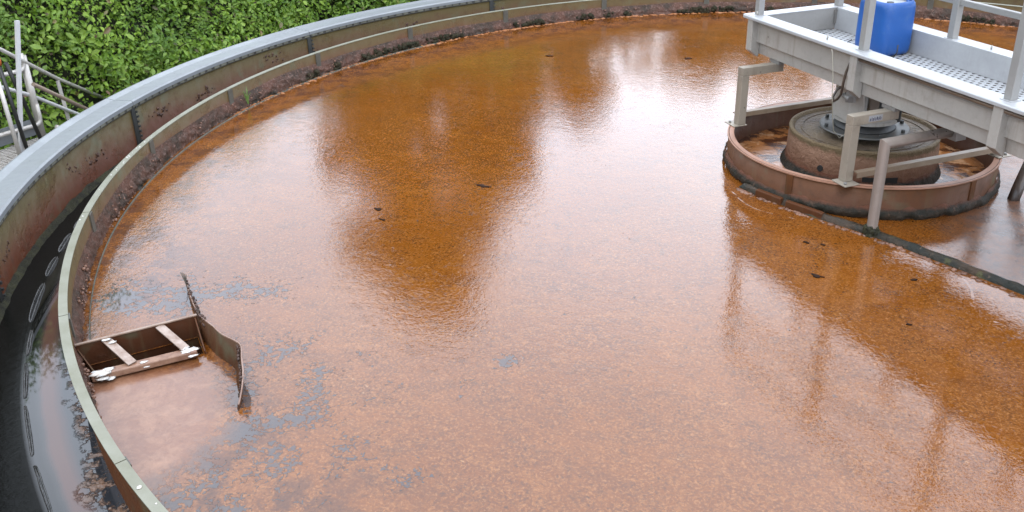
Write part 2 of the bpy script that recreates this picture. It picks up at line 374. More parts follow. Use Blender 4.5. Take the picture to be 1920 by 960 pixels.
DUST = m_plain('dusty_plastic', (.30, .31, .30), (.20, .22, .22), .5, 0, 14, .003, 30)
BLACKP = m_plain('black_rubber', (.012, .011, .010), (.02, .018, .016), .5)
HOSE = m_plain('brown_hose', (.065, .045, .032), (.04, .028, .02), .45)
RAILM = m_galv('weathered_rail', (.50, .46, .42), .2, .4); PALER = m_galv('pale_tube', (.62, .60, .59), .15, .1)
ORANGE = m_plain('orange_cap', (.42, .10, .02), (.34, .08, .02), .5)
STICK = m_plain('white_label', (.28, .28, .29), (.2, .2, .2), .5)
def m_conc(name, top):
    m = Mat(name, .6); n1 = m.noise(5, 6, .65); n2 = m.noise(28, 5, .7)
    if top:
        c = m.mix(m.ramp(n1, .38, .62), (.145, .105, .065), (.080, .056, .040)); c = m.mix(m.ramp(n2, .55, .68, 0, .8), c, (.028, .026, .022)); m.rough(.5)
        c = m.mix(m.ramp(m.noise(3, 5, .6, m.map(loc=(1, 3, 0))), .55, .65, 0, .5), c, (.055, .048, .028))
    else:
        z = m.sep()[2]
        c = m.mix(m.ramp(m.math('ADD', z, m.math('MULTIPLY', n1, .12)), -.14, .06), (.135, .060, .033), (.19, .105, .065))
        c = m.mix(m.ramp(m.math('ADD', z, m.math('MULTIPLY', m.noise(12, 5, .7), .10)), .055, .075, 0, .7), c, (.085, .070, .032))
        c = m.mix(m.ramp(m.math('ADD', z, m.math('MULTIPLY', n1, .16)), -.09, -.15, 0, .85), c, (.035, .022, .014))
        c = m.mix(m.ramp(n2, .56, .7, 0, .4), c, (.08, .045, .03))
    m.color(c); m.spec(.2); m.bump(m.math('ADD', n2, n1), .02, 1); return m.m
CONS, CONT = m_conc('wet_concrete_side', False), m_conc('wet_concrete_top', True)
LEAF = m_leaf('hedge_leaves', (.085, .18, .012), (.27, .41, .035), (.13, .065, .05))
LEAF2 = m_leaf('shoot_leaves', (.12, .21, .02), (.30, .42, .05), (.20, .09, .06))
LEAFT = m_leaf('tree_leaves', (.030, .050, .010), (.055, .085, .016), (.09, .11, .02), .25)
BARK = m_plain('bark', (.06, .045, .03), (.035, .028, .02), .8, 0, 10, .01, 25)
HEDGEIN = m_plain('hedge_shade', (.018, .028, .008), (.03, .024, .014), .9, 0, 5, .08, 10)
GRASSB = m_plain('grass_blade', (.10, .17, .03), (.06, .11, .02), .5)

def soil():
    m = Mat('ground', .9); n = m.noise(2.5, 6, .65); n2 = m.noise(22, 5, .7)
    c = m.mix(m.ramp(n, .4, .6), (.085, .055, .032), (.035, .065, .014)); c = m.mix(m.ramp(n2, .5, .7, 0, .6), c, (.03, .022, .014))
    m.color(c); m.bump(n2, .03, 1); return m.m

# ------------------------------------------------------------------ the setting
ZW = -.218
g = MB(); rad = [5.47, 6, 7, 8, 9, 11, 14, 20, 40, 90, 200]
vs = []; fs = []; n = 96
for r_ in rad:
    for i in range(n):
        a = 2*math.pi*i/n; x, y = r_*math.sin(a), r_*math.cos(a)
        z = -1.6+(.12*(MN.noise(Vector((x*.5, y*.5, 0)))) if r_ < 30 else 0)
        vs.append((x, y, z))
for k in range(len(rad)-1):
    for i in range(n): fs.append((k*n+i, k*n+(i+1) % n, (k+1)*n+(i+1) % n, (k+1)*n+i))
tag(g.add(vs, fs, True).build('ground', soil()), kind='structure')

# sludge-covered water of the tank, with the scum box let into it
E_AZ = -139.3; er = Vector((math.sin(R(E_AZ)), math.cos(R(E_AZ)))); BOXROT = math.atan2(er.y, er.x)
bm = bmesh.new(); n = 180; rr_ = [.874, 1.1, 1.6, 2.2, 3, 3.8, 4.4, 4.8, 4.998]; rows = []
for r_ in rr_: rows.append([bm.verts.new((r_*math.sin(2*math.pi*i/n), r_*math.cos(2*math.pi*i/n), ZW)) for i in range(n)])
for k in range(len(rr_)-1):
    for i in range(n): bm.faces.new((rows[k][i], rows[k][(i+1) % n], rows[k+1][(i+1) % n], rows[k+1][i]))
tvv = Vector((-er.y, er.x))
H = dict(r0=4.462, r1=4.985, t0=.003, t1=.165)
for co, no in [((er*H['r0']), er), ((er*H['r1']), er), ((tvv*H['t0']), tvv), ((tvv*H['t1']), tvv)]:
    near = [f for f in bm.faces if (f.calc_center_median().xy-er*4.7).length < 1.2]
    es = {e for f in near for e in f.edges}; vss = {v for f in near for v in f.verts}
    bmesh.ops.bisect_plane(bm, geom=near+list(es)+list(vss), plane_co=(co.x, co.y, ZW), plane_no=(no.x, no.y, 0))
kill = []
for f in bm.faces:
    c_ = f.calc_center_median().xy; a, b = c_.dot(er), c_.dot(tvv)
    if H['r0'] < a < H['r1'] and H['t0'] < b < H['t1']: kill.append(f)
bmesh.ops.delete(bm, geom=kill, context='FACES'); bmesh.ops.recalc_face_normals(bm, faces=bm.faces)
for f in bm.faces:
    if f.normal.z < 0: f.normal_flip()
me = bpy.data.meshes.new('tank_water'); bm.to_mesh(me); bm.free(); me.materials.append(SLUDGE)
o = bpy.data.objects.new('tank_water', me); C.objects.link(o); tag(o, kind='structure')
# liquid in the launder channel
tag(MB().lathe([(5.007, -.33), (5.15, -.33), (5.3, -.33), (5.459, -.33)], 160, close=False).build('channel_water', CHAN), kind='structure')
tag(MB().lathe([(4.99, -1.58), (.01, -1.58)], 96, close=False).build('tank_floor', DARK), kind='structure')
# inside the centre ring
def m_well():
    m = Mat('well_water', .08, 0, 1.45); wp = m.warp(.15, 4); n1 = m.noise(4.5, 6, .6, wp)
    c = m.mix(m.ramp(n1, .46, .54), (.05, .016, .006), (.24, .095, .030))
    c = m.mix(m.ramp(m.noise(7, 5, .6, wp), .56, .62), c, (.34, .19, .10))
    n2 = m.noise(24, 5, .7, wp); c = m.mix(m.ramp(n2, .55, .65, 0, .5), c, (.035, .014, .008))
    m.color(c); m.rough(.12); m.bump(m.math('MULTIPLY', m.math('ADD', n1, n2), 1), .003, 1); return m.m
tag(MB().lathe([(.869, ZW+.01), (.6, ZW+.01), (.3, ZW+.01)], 96, close=False).build('well_water', m_well()), kind='structure')

# ------------------------------------------------------------------ outer wall of the tank
def noisy_bump(p, s, amp): return MN.noise(Vector(p)*s)*amp
t = empty('tank_wall', (0, 0, -1.6)); tag(t, 'round brown steel outer wall of the tank under its pale zinc rim', 'tank wall')
def pt(o, loc=(0, 0, 0)):   # child meshes are written in world coordinates
    o.location = loc; return o
SEAM0, SEAMD = -102.0, 360/14
def wpart(mb, name, mat, par, **k):
    o = mb.build(name, mat, par, **k); o.location = -Vector(par.location); return o
wpart(MB().lathe([(5.46, -1.58), (5.46, .058), (5.475, .058), (5.475, -1.58)], 280, smooth=True), 'wall_shell', WALL, t)
for i in range(14):
    a = SEAM0+i*SEAMD
    wpart(MB().lathe([(5.44, .050), (5.44, .078), (5.452, .088), (5.60, .088), (5.655, .100), (5.668, .098), (5.668, .03), (5.662, .03), (5.662, .080), (5.47, .080), (5.47, .05)], 40, a+.03, a+SEAMD-.03, smooth=False), 'rim_plate', GALVB, t)
    sm = MB().lathe([(5.448, -.36), (5.448, .045), (5.461, .045), (5.461, -.36)], 2, a-.27, a+.25)
    for k in range(9): sm.lathe([(5.437, -.30+k*.04), (5.437, -.285+k*.04), (5.45, -.285+k*.04), (5.45, -.30+k*.04)], 1, a+.22+.05*rnd.random(), a+.36+.12*rnd.random())
    wpart(sm, 'seam_strip', DARK, t)
dk = MB().lathe([(5.452, .018), (5.452, .0795), (5.461, .0795), (5.461, .018)], 280)  # dark strip painting in the shadow line below the rim plates
wpart(dk, 'rim_shadow_line', RIMSHADE, t)
cl = MB()
for i in range(360):
    cl.lathe([(5.447, .028), (5.447, .049), (5.453, .049), (5.453, .028)], 2, i*1+.08, i*1+.9-.25*rnd.random())
wpart(cl, 'joint_packing', m_plain('packing', (.14, .135, .10), (.07, .065, .05), .7), t)
# crust patches on the outer wall
bl = MB()
def blob(mb, c, r_, sq=(1, 1, 1), seed=0, nu=10, nv=7, amp=.45, fr=3.):
    v = []; f = []
    for j in range(nv+1):
        ph = math.pi*j/nv
        for i in range(nu):
            th = 2*math.pi*i/nu; d = Vector((math.sin(ph)*math.cos(th), math.sin(ph)*math.sin(th), math.cos(ph)))
            k = 1+amp*MN.noise(d*fr+Vector((seed*3.1, seed*1.7, 0)))
            v.append((c[0]+d.x*r_*k*sq[0], c[1]+d.y*r_*k*sq[1], c[2]+d.z*r_*k*sq[2]))
    for j in range(nv):
        for i in range(nu): f.append((j*nu+i, j*nu+(i+1) % nu, (j+1)*nu+(i+1) % nu, (j+1)*nu+i))
    mb.add(v, f, True); return mb
for k in range(1100):
    a = rnd.uniform(-135, 30); q = MN.noise(Vector((a*.30, 3, 0)))
    if q < .04: continue
    a_ = R(a); z = -.12+.12*MN.noise(Vector((a*.09, 0, 5)))+rnd.gauss(0, .022)
    r0 = rnd.uniform(.006, .022)*min(1, .5+q*2); blob(bl, (5.460*math.sin(a_)+r0*.62*math.sin(a_), 5.460*math.cos(a_)+r0*.62*math.cos(a_), z), r0, (1, 1, .9), seed=k, nu=9, nv=6, amp=.9, fr=2)
wpart(bl, 'crust_patch', m_plain('wall_crust', (.068, .029, .016), (.045, .020, .012), .6, 0, 12, .01, 60), t)
# black weed line where the channel liquid touches the wall
wl = MB(); prof_n = 720
v = []; f = []
for i in range(prof_n):
    a = 2*math.pi*i/prof_n; hh = .022+.035*abs(MN.noise(Vector((math.sin(a)*30, math.cos(a)*30, 0))))+.03*max(0, MN.noise(Vector((math.sin(a)*6, math.cos(a)*6, 3))))
    for r_, z in ((5.462, -.33+hh), (5.445, -.33+hh*.6), (5.425-.02*abs(MN.noise(Vector((math.sin(a)*40, math.cos(a)*40, 9)))), -.332)): v.append((r_*math.sin(a), r_*math.cos(a), z))
for i in range(prof_n):
    for j in range(2): f.append((i*3+j, i*3+j+1, ((i+1) % prof_n)*3+j+1, ((i+1) % prof_n)*3+j))
wpart(wl.add(v, f, True), 'weed_line', SLIME, t)

# ------------------------------------------------------------------ inner weir ring
t = empty('weir_ring', (0, 0, -1.6)); tag(t, 'inner weir ring with narrow grey-green top flange between sludge and channel', 'weir')
wpart(MB().lathe([(5.0, -1.58), (5.0, -.006), (5.006, -.006), (5.006, -1.58)], 280, smooth=True), 'weir_shell', WEIR, t)
W0, WD = -108.9, 360/25
for i in range(25):
    a = W0+i*WD
    wpart(MB().lathe([(4.999, -.0055), (4.999, 0), (5.040, 0), (5.040, -.0055)], 20, a+.035, a+WD-.035), 'top_flange', WEIRTOP, t)
    wpart(MB().lathe([(4.992, -.15), (4.992, -.008), (5.001, -.008), (5.001, -.15)], 2, a-.35, a+.35), 'joint_strip', m_plain('joint', (.07, .065, .05), (.045, .04, .03), .5) if i == 0 else bpy.data.materials['joint'], t)
# lumpy scum crust along the waterline, inside the weir
v = []; f = []; NA = 2600; NP = 9
for i in range(NA):
    a = 2*math.pi*i/NA; ca, sa = math.cos(a), math.sin(a)
    big = .5+.5*MN.noise(Vector((sa*7, ca*7, 1)))
    for j in range(NP):
        u = j/(NP-1); z = -.07-.05*(1-big)-(.148-.05*(1-big))*u
        d = math.sin(min(1, u*1.15)*math.pi*.62)*(.010+.022*big)
        d *= .35+1.3*abs(MN.fractal(Vector((sa*60, ca*60, z*34)), 1., 2.1, 3))+.6*u
        rr2 = 4.9995-d*(1 if j else 0)
        v.append((rr2*sa, rr2*ca, z))
for i in range(NA):
    i2 = (i+1) % NA
    for j in range(NP-1): f.append((i*NP+j, i*NP+j+1, i2*NP+j+1, i2*NP+j))
def m_crust():
    m = Mat('weir_crust', .45); m.spec(.3); n1 = m.noise(6, 5, .6); n2 = m.noise(45, 5, .7); z = m.sep()[2]
    c = m.mix(m.ramp(n1, .4, .62), (.085, .038, .024), (.035, .022, .014))
    c = m.mix(m.ramp(n2, .55, .66, 0, .75), c, (.20, .12, .095))
    c = m.mix(m.math('MULTIPLY', m.ramp(m.noise(2.5, 4, .6, m.map(loc=(7, 0, 0))), .55, .66), m.ramp(m.math('ADD', z, m.math('MULTIPLY', n2, .05)), -.14, -.18)), c, (.012, .014, .009))
    m.color(c); m.bump(n2, .014, 1); return m.m
wpart(MB().add(v, f, True), 'scum_crust', m_crust(), t)
lum = MB()
for k in range(1300):
    a = R(rnd.uniform(-160, 45))
    if MN.noise(Vector((a*9, 0, 4))) < .02: continue
    r_ = 4.985-abs(rnd.gauss(0, .012)); s_ = rnd.uniform(.003, .011)
    blob(lum, (r_*math.sin(a), r_*math.cos(a), rnd.choice((rnd.uniform(-.20, -.12), ZW+.004))), s_, (1, 1, .8), k, 6, 4, .8)
wpart(lum, 'foam_lumps', PALE, t)['kind'] = 'stuff'; wpart(MB().lathe([(4.938, -.24), (4.938, -.208), (4.942, -.208), (4.942, -.24)], 60, -139, -62, smooth=True), 'waterline_strip', m_plain('strip_algae', (.065, .062, .042), (.03, .028, .018), .6, 0, 20), t)
# white droplets / droppings on the flange
ms = MB()
for k in range(34):
    a = R(rnd.uniform(-85, 35)); n3 = rnd.randint(5, 14); w3 = rnd.uniform(.02, .09)
    for q in range(n3):
        b = a+rnd.gauss(0, w3/5); blob(ms, (4.975*math.sin(b), 4.975*math.cos(b), rnd.uniform(-.215, -.16)), rnd.uniform(.012, .03), (1, 1, .9), k*20+q, 8, 5, .9)
tag(wpart(ms, 'moss_clumps', m_plain('dark_moss', (.018, .020, .010), (.045, .032, .018), .7, 0, 18, .02, 60, .15), t), kind='stuff')
spots = [(-108.0+k*.5*rnd.random()-k*.7, 5.012+rnd.random()*.02, rnd.uniform(.002, .006), .5) for k in range(26)]+[(-154.2, 5.02, .010, .4), (-157.3, 5.02, .011, .4), (-157.9, 5.01, .006, .4), (-155.6, 5.012, .004, .4)]
for k, (a, r_, s_, am) in enumerate(spots):
    wpart(blob(MB(), (r_*math.sin(R(a)), r_*math.cos(R(a)), .001), s_, (1, 1, .35), k, 8, 5, am), 'white_spot', WHITE, t)

# low rubber strips standing in the channel
strips = [(-118.2, -121.2), (-121.9, -124.7), (-125.6, -130.6), (-131.6, -134.4), (-135.2, -138.8), (-139.5, -144), (-144.8, -149.0), (-149.8, -153.6), (-154.4, -158.4), (-159.2, -163), (-112.5, -115.2), (-115.8, -117.6)]
wheres = ['third', 'fourth', 'fifth', 'sixth', 'seventh', 'eighth', 'ninth', 'tenth', 'eleventh', 'twelfth', 'farthest', 'second farthest']
wherel = ['short strip beside the weir flange joint, third from the far end', 'strip just before the long one, fourth from the far end', 'longest looped strip lying between black water and pale reflection',
          'narrow strip right after the longest looped one', 'strip level with the left frame edge above the scum box', 'strip straight left of the scum box across the weir', 'strip left of the lower corner of the scum box',
          'strip left of the clumped sludge under the weir', 'big curled strip near the bottom left corner', 'last strip, at the bottom edge of the photo', 'farthest little strip, half hidden by the weir', 'second farthest little strip beside the weir']
for (a0, a1), wl_ in zip(strips, wherel):
    bow = .010 if a0 > -131 else .013
    L_ = MB(); n_ = 22
    for sgn, hgt in ((1, .016), (-1, .012)):
        vv = []
        for i in range(n_+1):
            u = i/n_; a = R(a0+(a1-a0)*u); w_ = bow*math.sin(math.pi*u)**.3*(sgn if a0 > -131 or sgn < 0 else -.2)+.003*MN.noise(Vector((a*80, sgn, 0)))
            base = 5.262+(.028*max(0, (a0+131)/15) if a0 > -131 else -.006)
            r_ = base+w_
            vv += [(r_*math.sin(a), r_*math.cos(a), -.345), (r_*math.sin(a), r_*math.cos(a), -.33+hgt*math.sin(math.pi*u)**.4+.002), ((r_+.007)*math.sin(a), (r_+.007)*math.cos(a), -.33+hgt*math.sin(math.pi*u)**.4), ((r_+.007)*math.sin(a), (r_+.007)*math.cos(a), -.345)]
        ff = [(i*4+j, i*4+j+1, (i+1)*4+j+1, (i+1)*4+j) for i in range(n_) for j in range(3)]
        L_.add(vv, ff, True)
    tag(L_.build('rubber_strip', m_plain('wet_rubber', (.060, .058, .055), (.02, .02, .018), .25, 0, 20, .002, 60) if a0 == -118.2 else bpy.data.materials['wet_rubber']),
        'black wet '+wl_, 'rubber strip', 'rubber strips in the channel')

# ------------------------------------------------------------------ centre ring, pedestal
t = empty('stilling_ring', (0, 0, -.6)); tag(t, 'rust-brown round steel ring standing in the sludge under the walkway', 'steel ring')
wpart(MB().lathe([(.876, -.6), (.876, -.012), (.870, -.012), (.870, -.6)], 160, smooth=True), 'ring_shell', RING, t)
wpart(MB().lathe([(.838, -.021), (.838, -.0125), (.884, -.0125), (.884, -.021)], 160), 'top_flange', m_plain('ring_flange', (.27, .135, .085), (.20, .10, .06), .5, 0, 6, .001, 60), t)
v = []; f = []; NA = 720; NP = 6
for i in range(NA):
    a = 2*math.pi*i/NA; sa, ca = math.sin(a), math.cos(a); big = .5+.5*MN.noise(Vector((sa*4, ca*4, 6)))
    for j in range(NP):
        u = j/(NP-1); z = -.135-.03*MN.noise(Vector((sa*12, ca*12, 2)))-.02*(1-big)-.07*u
        d = .004+(.022*math.sin(u*math.pi*.8)+.008*abs(MN.noise(Vector((sa*45, ca*45, z*50)))))*(1 if j else 0)
        v.append(((.8755+d)*sa, (.8755+d)*ca, z))
for i in range(NA):
    for j in range(NP-1): f.append((i*NP+j, i*NP+j+1, ((i+1) % NA)*NP+j+1, ((i+1) % NA)*NP+j))
def m_slime2():
    m = Mat('ring_slime', .55); m.spec(.2); n = m.noise(34, 5, .7); z = m.sep()[2]
    c = m.mix(m.ramp(m.noise(9, 5), .4, .6), (.011, .010, .006), (.026, .017, .010)); c = m.mix(m.ramp(n, .60, .70, 0, .6), c, (.11, .06, .035))
    c = m.mix(m.ramp(m.math('ADD', z, m.math('MULTIPLY', n, .03)), -.150, -.128), c, (.085, .030, .014))
    m.color(c); m.bump(n, .012, 1); return m.m
wpart(MB().add(v, f, True), 'slime_band', m_slime2(), t)
for a in (-180+25, 8, 128):
    wpart(MB().lathe([(.869, -.55), (.869, -.013), (.882, -.013), (.882, -.55)], 3, a-1.5, a+1.5), 'joint_plate', RING, t)

t = empty('concrete_pedestal', (.02, .03, -.6)); tag(t, 'short round wet concrete drum in the middle of the ring', 'pedestal')
cx, cy = .02, .03
dm = MB().lathe([(.0, .035), (.455, .035), (.462, .052), (.470, .058), (.488, .055), (.492, .045), (.484, .02), (.492, -.01), (.498, -.59), (0, -.59)], 120, close=False, cx=cx, cy=cy, smooth=True)
wpart(dm, 'drum', CONS, t)
wpart(MB().lathe([(0, .0385), (.452, .0385)], 96, close=False, cx=cx, cy=cy), 'drum_top', CONT, t)
wpart(MB().lathe([(.40, .0382), (.40, .043), (.41, .043), (.41, .0382)], 96, cx=cx, cy=cy), 'top_groove', CONT, t)
# the two dark openings low in the drum
def recess(az_, w_, z0, z1, round_=False):
    a = R(az_); c_ = Vector((math.sin(a), math.cos(a))); s_ = Vector((c_.y, -c_.x)); mb = MB()
    P = []
    if round_:
        for k in range(16): P.append((w_*math.cos(k*math.pi/8), (z0+z1)/2+(z1-z0)/2*math.sin(k*math.pi/8)))
    else: P = [(-w_, z0), (w_, z0), (w_, z1), (-w_, z1)]
    n_ = len(P); o_ = []
    for rr3 in (.44, .4995):
        for u, z in P:
            k = math.sqrt(max(rr3*rr3-u*u, 0)); o_.append((cx+c_.x*k+s_.x*u, cy+c_.y*k+s_.y*u, z))
    mb.add(o_, [tuple(range(n_)), tuple(range(2*n_-1, n_-1, -1))]+[(i, (i+1) % n_, n_+(i+1) % n_, n_+i) for i in range(n_)])
    return mb
HOLE = m_plain('dark_opening', (.006, .005, .004), (.01, .008, .006), .9)
wpart(recess(208, .02, -.13, -.085, True), 'round_opening', HOLE, t)
wpart(MB().lathe([(.44, -.20), (.44, -.115), (.4985, -.115), (.4985, -.20)], 10, 150, 176, cx=cx, cy=cy), 'square_opening', HOLE, t)
v = []; f = []
for i in range(240):
    a = 2*math.pi*i/240; sa, ca = math.sin(a), math.cos(a)
    for j, (rr3, z) in enumerate(((.494, -.14+.03*MN.noise(Vector((sa*7, ca*7, 0)))), (.512+.012*MN.noise(Vector((sa*20, ca*20, 4))), -.18), (.53, -.21))): v.append((cx+rr3*sa, cy+rr3*ca, z))
for i in range(240):
    for j in range(2): f.append((i*3+j, i*3+j+1, ((i+1) % 240)*3+j+1, ((i+1) % 240)*3+j))
wpart(MB().add(v, f, True), 'slime_band', bpy.data.materials['ring_slime'], t)

# bearing and drive housing on the pedestal
t = empty('drive_unit', (.02, -.03, .04)); tag(t, 'grey centre bearing and drive housing on the concrete drum under the walkway', 'drive unit')
x0, y0 = .02, -.03
fl = m_galv('flange_plate', (.085, .083, .076), .3, .6)
wpart(MB().lathe([(0, .085), (.285, .085), (.29, .092), (.285, .098), (0, .098)], 80, close=False, cx=x0, cy=y0), 'flange_plate', fl, t)
wpart(MB().lathe([(.0, .160), (.16, .158), (.175, .13), (.20, .108), (.205, .099), (0, .099)], 72, close=False, cx=x0, cy=y0, smooth=True), 'black_hub', BLACKP, t)
wpart(MB().lathe([(.205, .155), (.215, .155), (.215, .175), (.15, .20), (.15, .195), (.205, .170)], 72, cx=x0, cy=y0), 'bearing_cover', GALV, t)
for k in range(8):
    a = R(20+k*45); mb = MB().lathe([(0, .118), (.012, .118), (.014, .112), (.014, .098)], 6, close=False, cx=x0+.262*math.sin(a), cy=y0+.262*math.cos(a))
    wpart(mb, 'bolt', DARK, t)
wpart(MB().lathe([(.0, .44), (.075, .44), (.08, .43), (.08, .2), (0, .2)], 40, close=False, cx=.10, cy=.05, smooth=True), 'motor_body', GALVB, t)
# faceted front shroud
sh = MB(); pts = []
for az_, z0_, z1_, rt_ in [(-112, .20, .50, .17), (-120, .19, .50, .17), (-152, .175, .50, .155), (-176, .178, .50, .15), (-178, .178, .50, .15)]:
    a = R(az_); pts.append(((x0+.232*math.sin(a), y0+.232*math.cos(a), z0_), (x0-.03+rt_*1.1*math.sin(a), y0-.02+rt_*1.3*math.cos(a), z1_)))
v = []; f = []
for b_, t_ in pts: v += [b_, t_]
for b_, t_ in pts: v += [(b_[0]+.006, b_[1]+.008, b_[2]), (t_[0]+.006, t_[1]+.008, t_[2])]
k = len(pts)
for i in range(k-1): f += [(2*i, 2*i+2, 2*i+3, 2*i+1), (2*k+2*i, 2*k+2*i+1, 2*k+2*i+3, 2*k+2*i+2), (2*i, 2*k+2*i, 2*k+2*i+2, 2*i+2), (2*i+1, 2*i+3, 2*k+2*i+3, 2*k+2*i+1)]
f += [(0, 1, 2*k+1, 2*k), (2*k-2, 4*k-2, 4*k-1, 2*k-1)]
wpart(sh.add(v, f), 'shroud', GALV, t)
wpart(MB().bar((.012, -.235, .17), (.01, -.19, .44), .022, .05), 'shroud_edge', OLD, t, bevel=.003)
wpart(MB().bar((.065, -.17, .16), (.06, -.15, .46), .06, .035), 'support_post', m_galv('brown_post', (0.118, 0.089, 0.067), .2, .5), t, bevel=.003)
wpart(MB().bar((.20, -.06, .16), (.20, -.06, .45), .10, .08), 'gear_box', DARK, t, bevel=.008)
wpart(MB().box((-.115, -.335, .335), (-.05, -.21, .455)), 'roller_bracket', OLD, t, bevel=.004)
wpart(MB().tube([(-.125, -.275, .365), (-.085, -.35, .36)], .020, 14), 'roller', OLD, t)

# ------------------------------------------------------------------ walkway bridge (local x = along, local y = away from the camera)
BR = R(-48.0); S0, S1 = -.81, 5.5
def wmat(): return Matrix.Rotation(BR, 4, 'Z')
t = empty('walkway_bridge', (0, 0, 0), BR); tag(t, 'grey steel service walkway with perforated deck reaching over the centre ring', 'walkway')
def beam(sg):
    o_ = lambda v: v*sg
    mb = MB()
    prof = [(.34, .44), (.345, .523), (.372, .530), (.372, .705), (.362, .705), (.362, .54), (.333, .53), (.329, .448), (.27, .448), (.27, .44)]
    mb.prism([(o_(a), z) for a, z in prof], 0, S0+.04, S1); return mb
for sg in (-1, 1):
    beam(sg).build('side_beam', GALV, t, bevel=.002)
    MB().prism([(sg*.305, .555), (sg*.305, .716), (sg*.425, .716), (sg*.430, .711), (sg*.430, .692), (sg*.418, .692), (sg*.418, .706), (sg*.311, .706), (sg*.311, .555)], 0, S0-.055, S1).build('top_lip', GALVW, t, bevel=.003)
    MB().box((S0, sg*.311 if sg > 0 else -.3605, .556), (S1-.01, .3605 if sg > 0 else -.311, .7045)).build('inner_web', GALVI, t)
# end beam
MB().prism([(S0-.055, .7185), (S0-.055, .700), (S0-.049, .700), (S0-.049, .7125), (S0+.055, .7125), (S0+.055, .7185)], 1, -.425, .425).build('end_lip', GALVW, t)
MB().prism([(S0+.03, .44), (S0+.03, .555), (S0+.0, .56), (S0+.0, .705), (S0+.045, .705), (S0+.045, .44)], 1, -.30, .30).build('end_beam', GALVI, t, bevel=.002)
MB().box((S0+.045, -.309, .560), (S0+.051, .309, .7122)).build('end_upstand', GALVI, t)
MB().box((S0+.051, .285, .60), (S0+.062, .309, .70)).build('corner_plate', OLD, t)
deckm = MB().add([(S0+.05, -.305, .556), (S1, -.305, .556), (S1, .305, .556), (S0+.05, .305, .556)], [(0, 1, 2, 3)])
deckm.build('deck_grating', GRATE, t)
fr = MB()
for s_ in [S0+.35+k*.55 for k in range(11)]: fr.box((s_, -.30, .50), (s_+.03, .30, .545))
fr.build('cross_members', GALV, t)
for sg in (-1, 1):
    for s_ in (-.79, .315, 1.415, 2.515, 3.6, 4.7):
        a, b = (.345, .455)
        gm = MB().prism([(sg*.346, .436), (sg*.350, .415), (sg*.418, .470), (sg*.418, .6915), (sg*.346, .6915)] if sg > 0 else [(-.346, .436), (-.350, .415), (-.418, .470), (-.418, .6915), (-.346, .6915)], 0, s_-.028, s_+.034)
        gm.build('gusset_plate', GALV, t, bevel=.003)
        zt = 1.66
        po = MB().box((s_-.024, sg*.345-.024, .7185), (s_+.024, sg*.345+.024, zt)).build('rail_post', GALVI, t, bevel=.004)
        MB().box((s_-.035, sg*.345-.035, .7165), (s_+.035, sg*.345+.035, .7195)).build('weld_pad', GALVW, po)
    for z_, h_ in ((.95, .038), (1.30, .038), (1.675, .045)):
        if sg < 0 and z_ < 1.2: continue
        MB().box((-.79 if z_ > 1.5 else -.76, sg*.345-.015, z_-h_/2), (S1, sg*.345+.015, z_+h_/2)).build('guard_rail', GALVI, t, bevel=.004)
MB().tube([(.30, -.395, .672), (1.4, -.400, .672), (2.5, -.4, .671), (5.4, -.4, .672)], .011, 10).build('conduit', m_plain('brown_conduit', (.13, .085, .055), (.09, .06, .04), .4), t)
MB().bar((.30, -.388, .655), (5.4, -.388, .655), .014, .012).build('cable_tray', OLD, t)
for s_ in (.0, -.78): MB().tube([(s_, -.37, .7165), (s_, -.37, .745)], .006, 8).build('stud', GALV, t)
MB().tube([(.62, .35, .7165), (.62, .35, .74)], .005, 8).build('stud', GALV, t)
# loops of hose and the thin wire below the near beam
def loc(P): return tuple(wmat().inverted() @ Vector(P))
tag(MB().tube([(-.063+.01, -.468, .672), (-.085, -.475, .665), (-.115, -.475, .63), (-.130, -.47, .57), (-.138, -.46, .50), (-.143, -.44, .42), (-.16, -.38, .37), (-.185, -.33, .335), (-.195, -.29, .35), (-.175, -.28, .40), (-.13, -.28, .44)], .008, 8).build('hose', HOSE), 'brown rubber hose looping down from the walkway to the drive unit', 'hose')
tag(MB().tube([(-.232, -.452, .705), (-.226, -.464, .69), (-.205, -.48, .55), (-.19, -.495, .4), (-.172, -.47, .26), (-.16, -.40, .16), (-.12, -.36, .10), (-.09, -.30, .11)], .0028, 6).build('wire', m_plain('wire', (.30, .28, .22), (.2, .18, .14), .5)), 'thin pale wire hanging from the walkway lip to the flange', 'wire')

# hanger frames carrying the ring: leg, arm, cross bar
def hanger(s_, label):
    e = empty('hanger_frame', (0, 0, 0), BR); tag(e, label, 'hanger frame', 'hanger frames between ring and walkway')
    L_ = .585
    for sg in (-1, 1):
        MB().box((s_-.03, sg*L_-.03, -.004), (s_+.03, sg*L_+.03, .355)).build('leg', LEGM, e, bevel=.003)
        y0_, y1_ = (-L_-.03, -.275) if sg < 0 else (.275, L_+.03)
        MB().box((s_-.03, y0_, .3555), (s_+.03, y1_, .4155)).build('arm', LEGM, e, bevel=.003)
        MB().box((s_-.055, sg*.30-.04, .416), (s_+.055, sg*.30+.04, .4385)).build('arm_pad', OLD, e)
        q = math.copysign(1, s_)
        fp = MB().box((min(s_-q*.04, s_+q*.085), min(sg*(L_-.04), sg*(L_+.07)), -.0115), (max(s_-q*.04, s_+q*.085), max(sg*(L_-.04), sg*(L_+.07)), -.0045)).build('foot_plate', LEGM, e, bevel=.002)
        MB().tube([(s_+q*.055, sg*(L_+.045), -.005), (s_+q*.055, sg*(L_+.045), .008)], .010, 6).build('bolt', OLD, fp)
    bz = m_plain('bar_zinc', (.19, .14, .095), (.14, .095, .06), .45) if s_ < 0 else bpy.data.materials['bar_zinc']
    b0, b1, bs = (-.56, .60, .636) if s_ > 0 else (-.60, .40, -.622)
    MB().box((bs-.020, b0, .0585), (bs+.020, b1, .065)).build('cross_bar', bz, e)
    MB().box((bs+.014, b0, .030), (bs+.020, b1, .058)).build('cross_bar_web', bz, e)
    return e
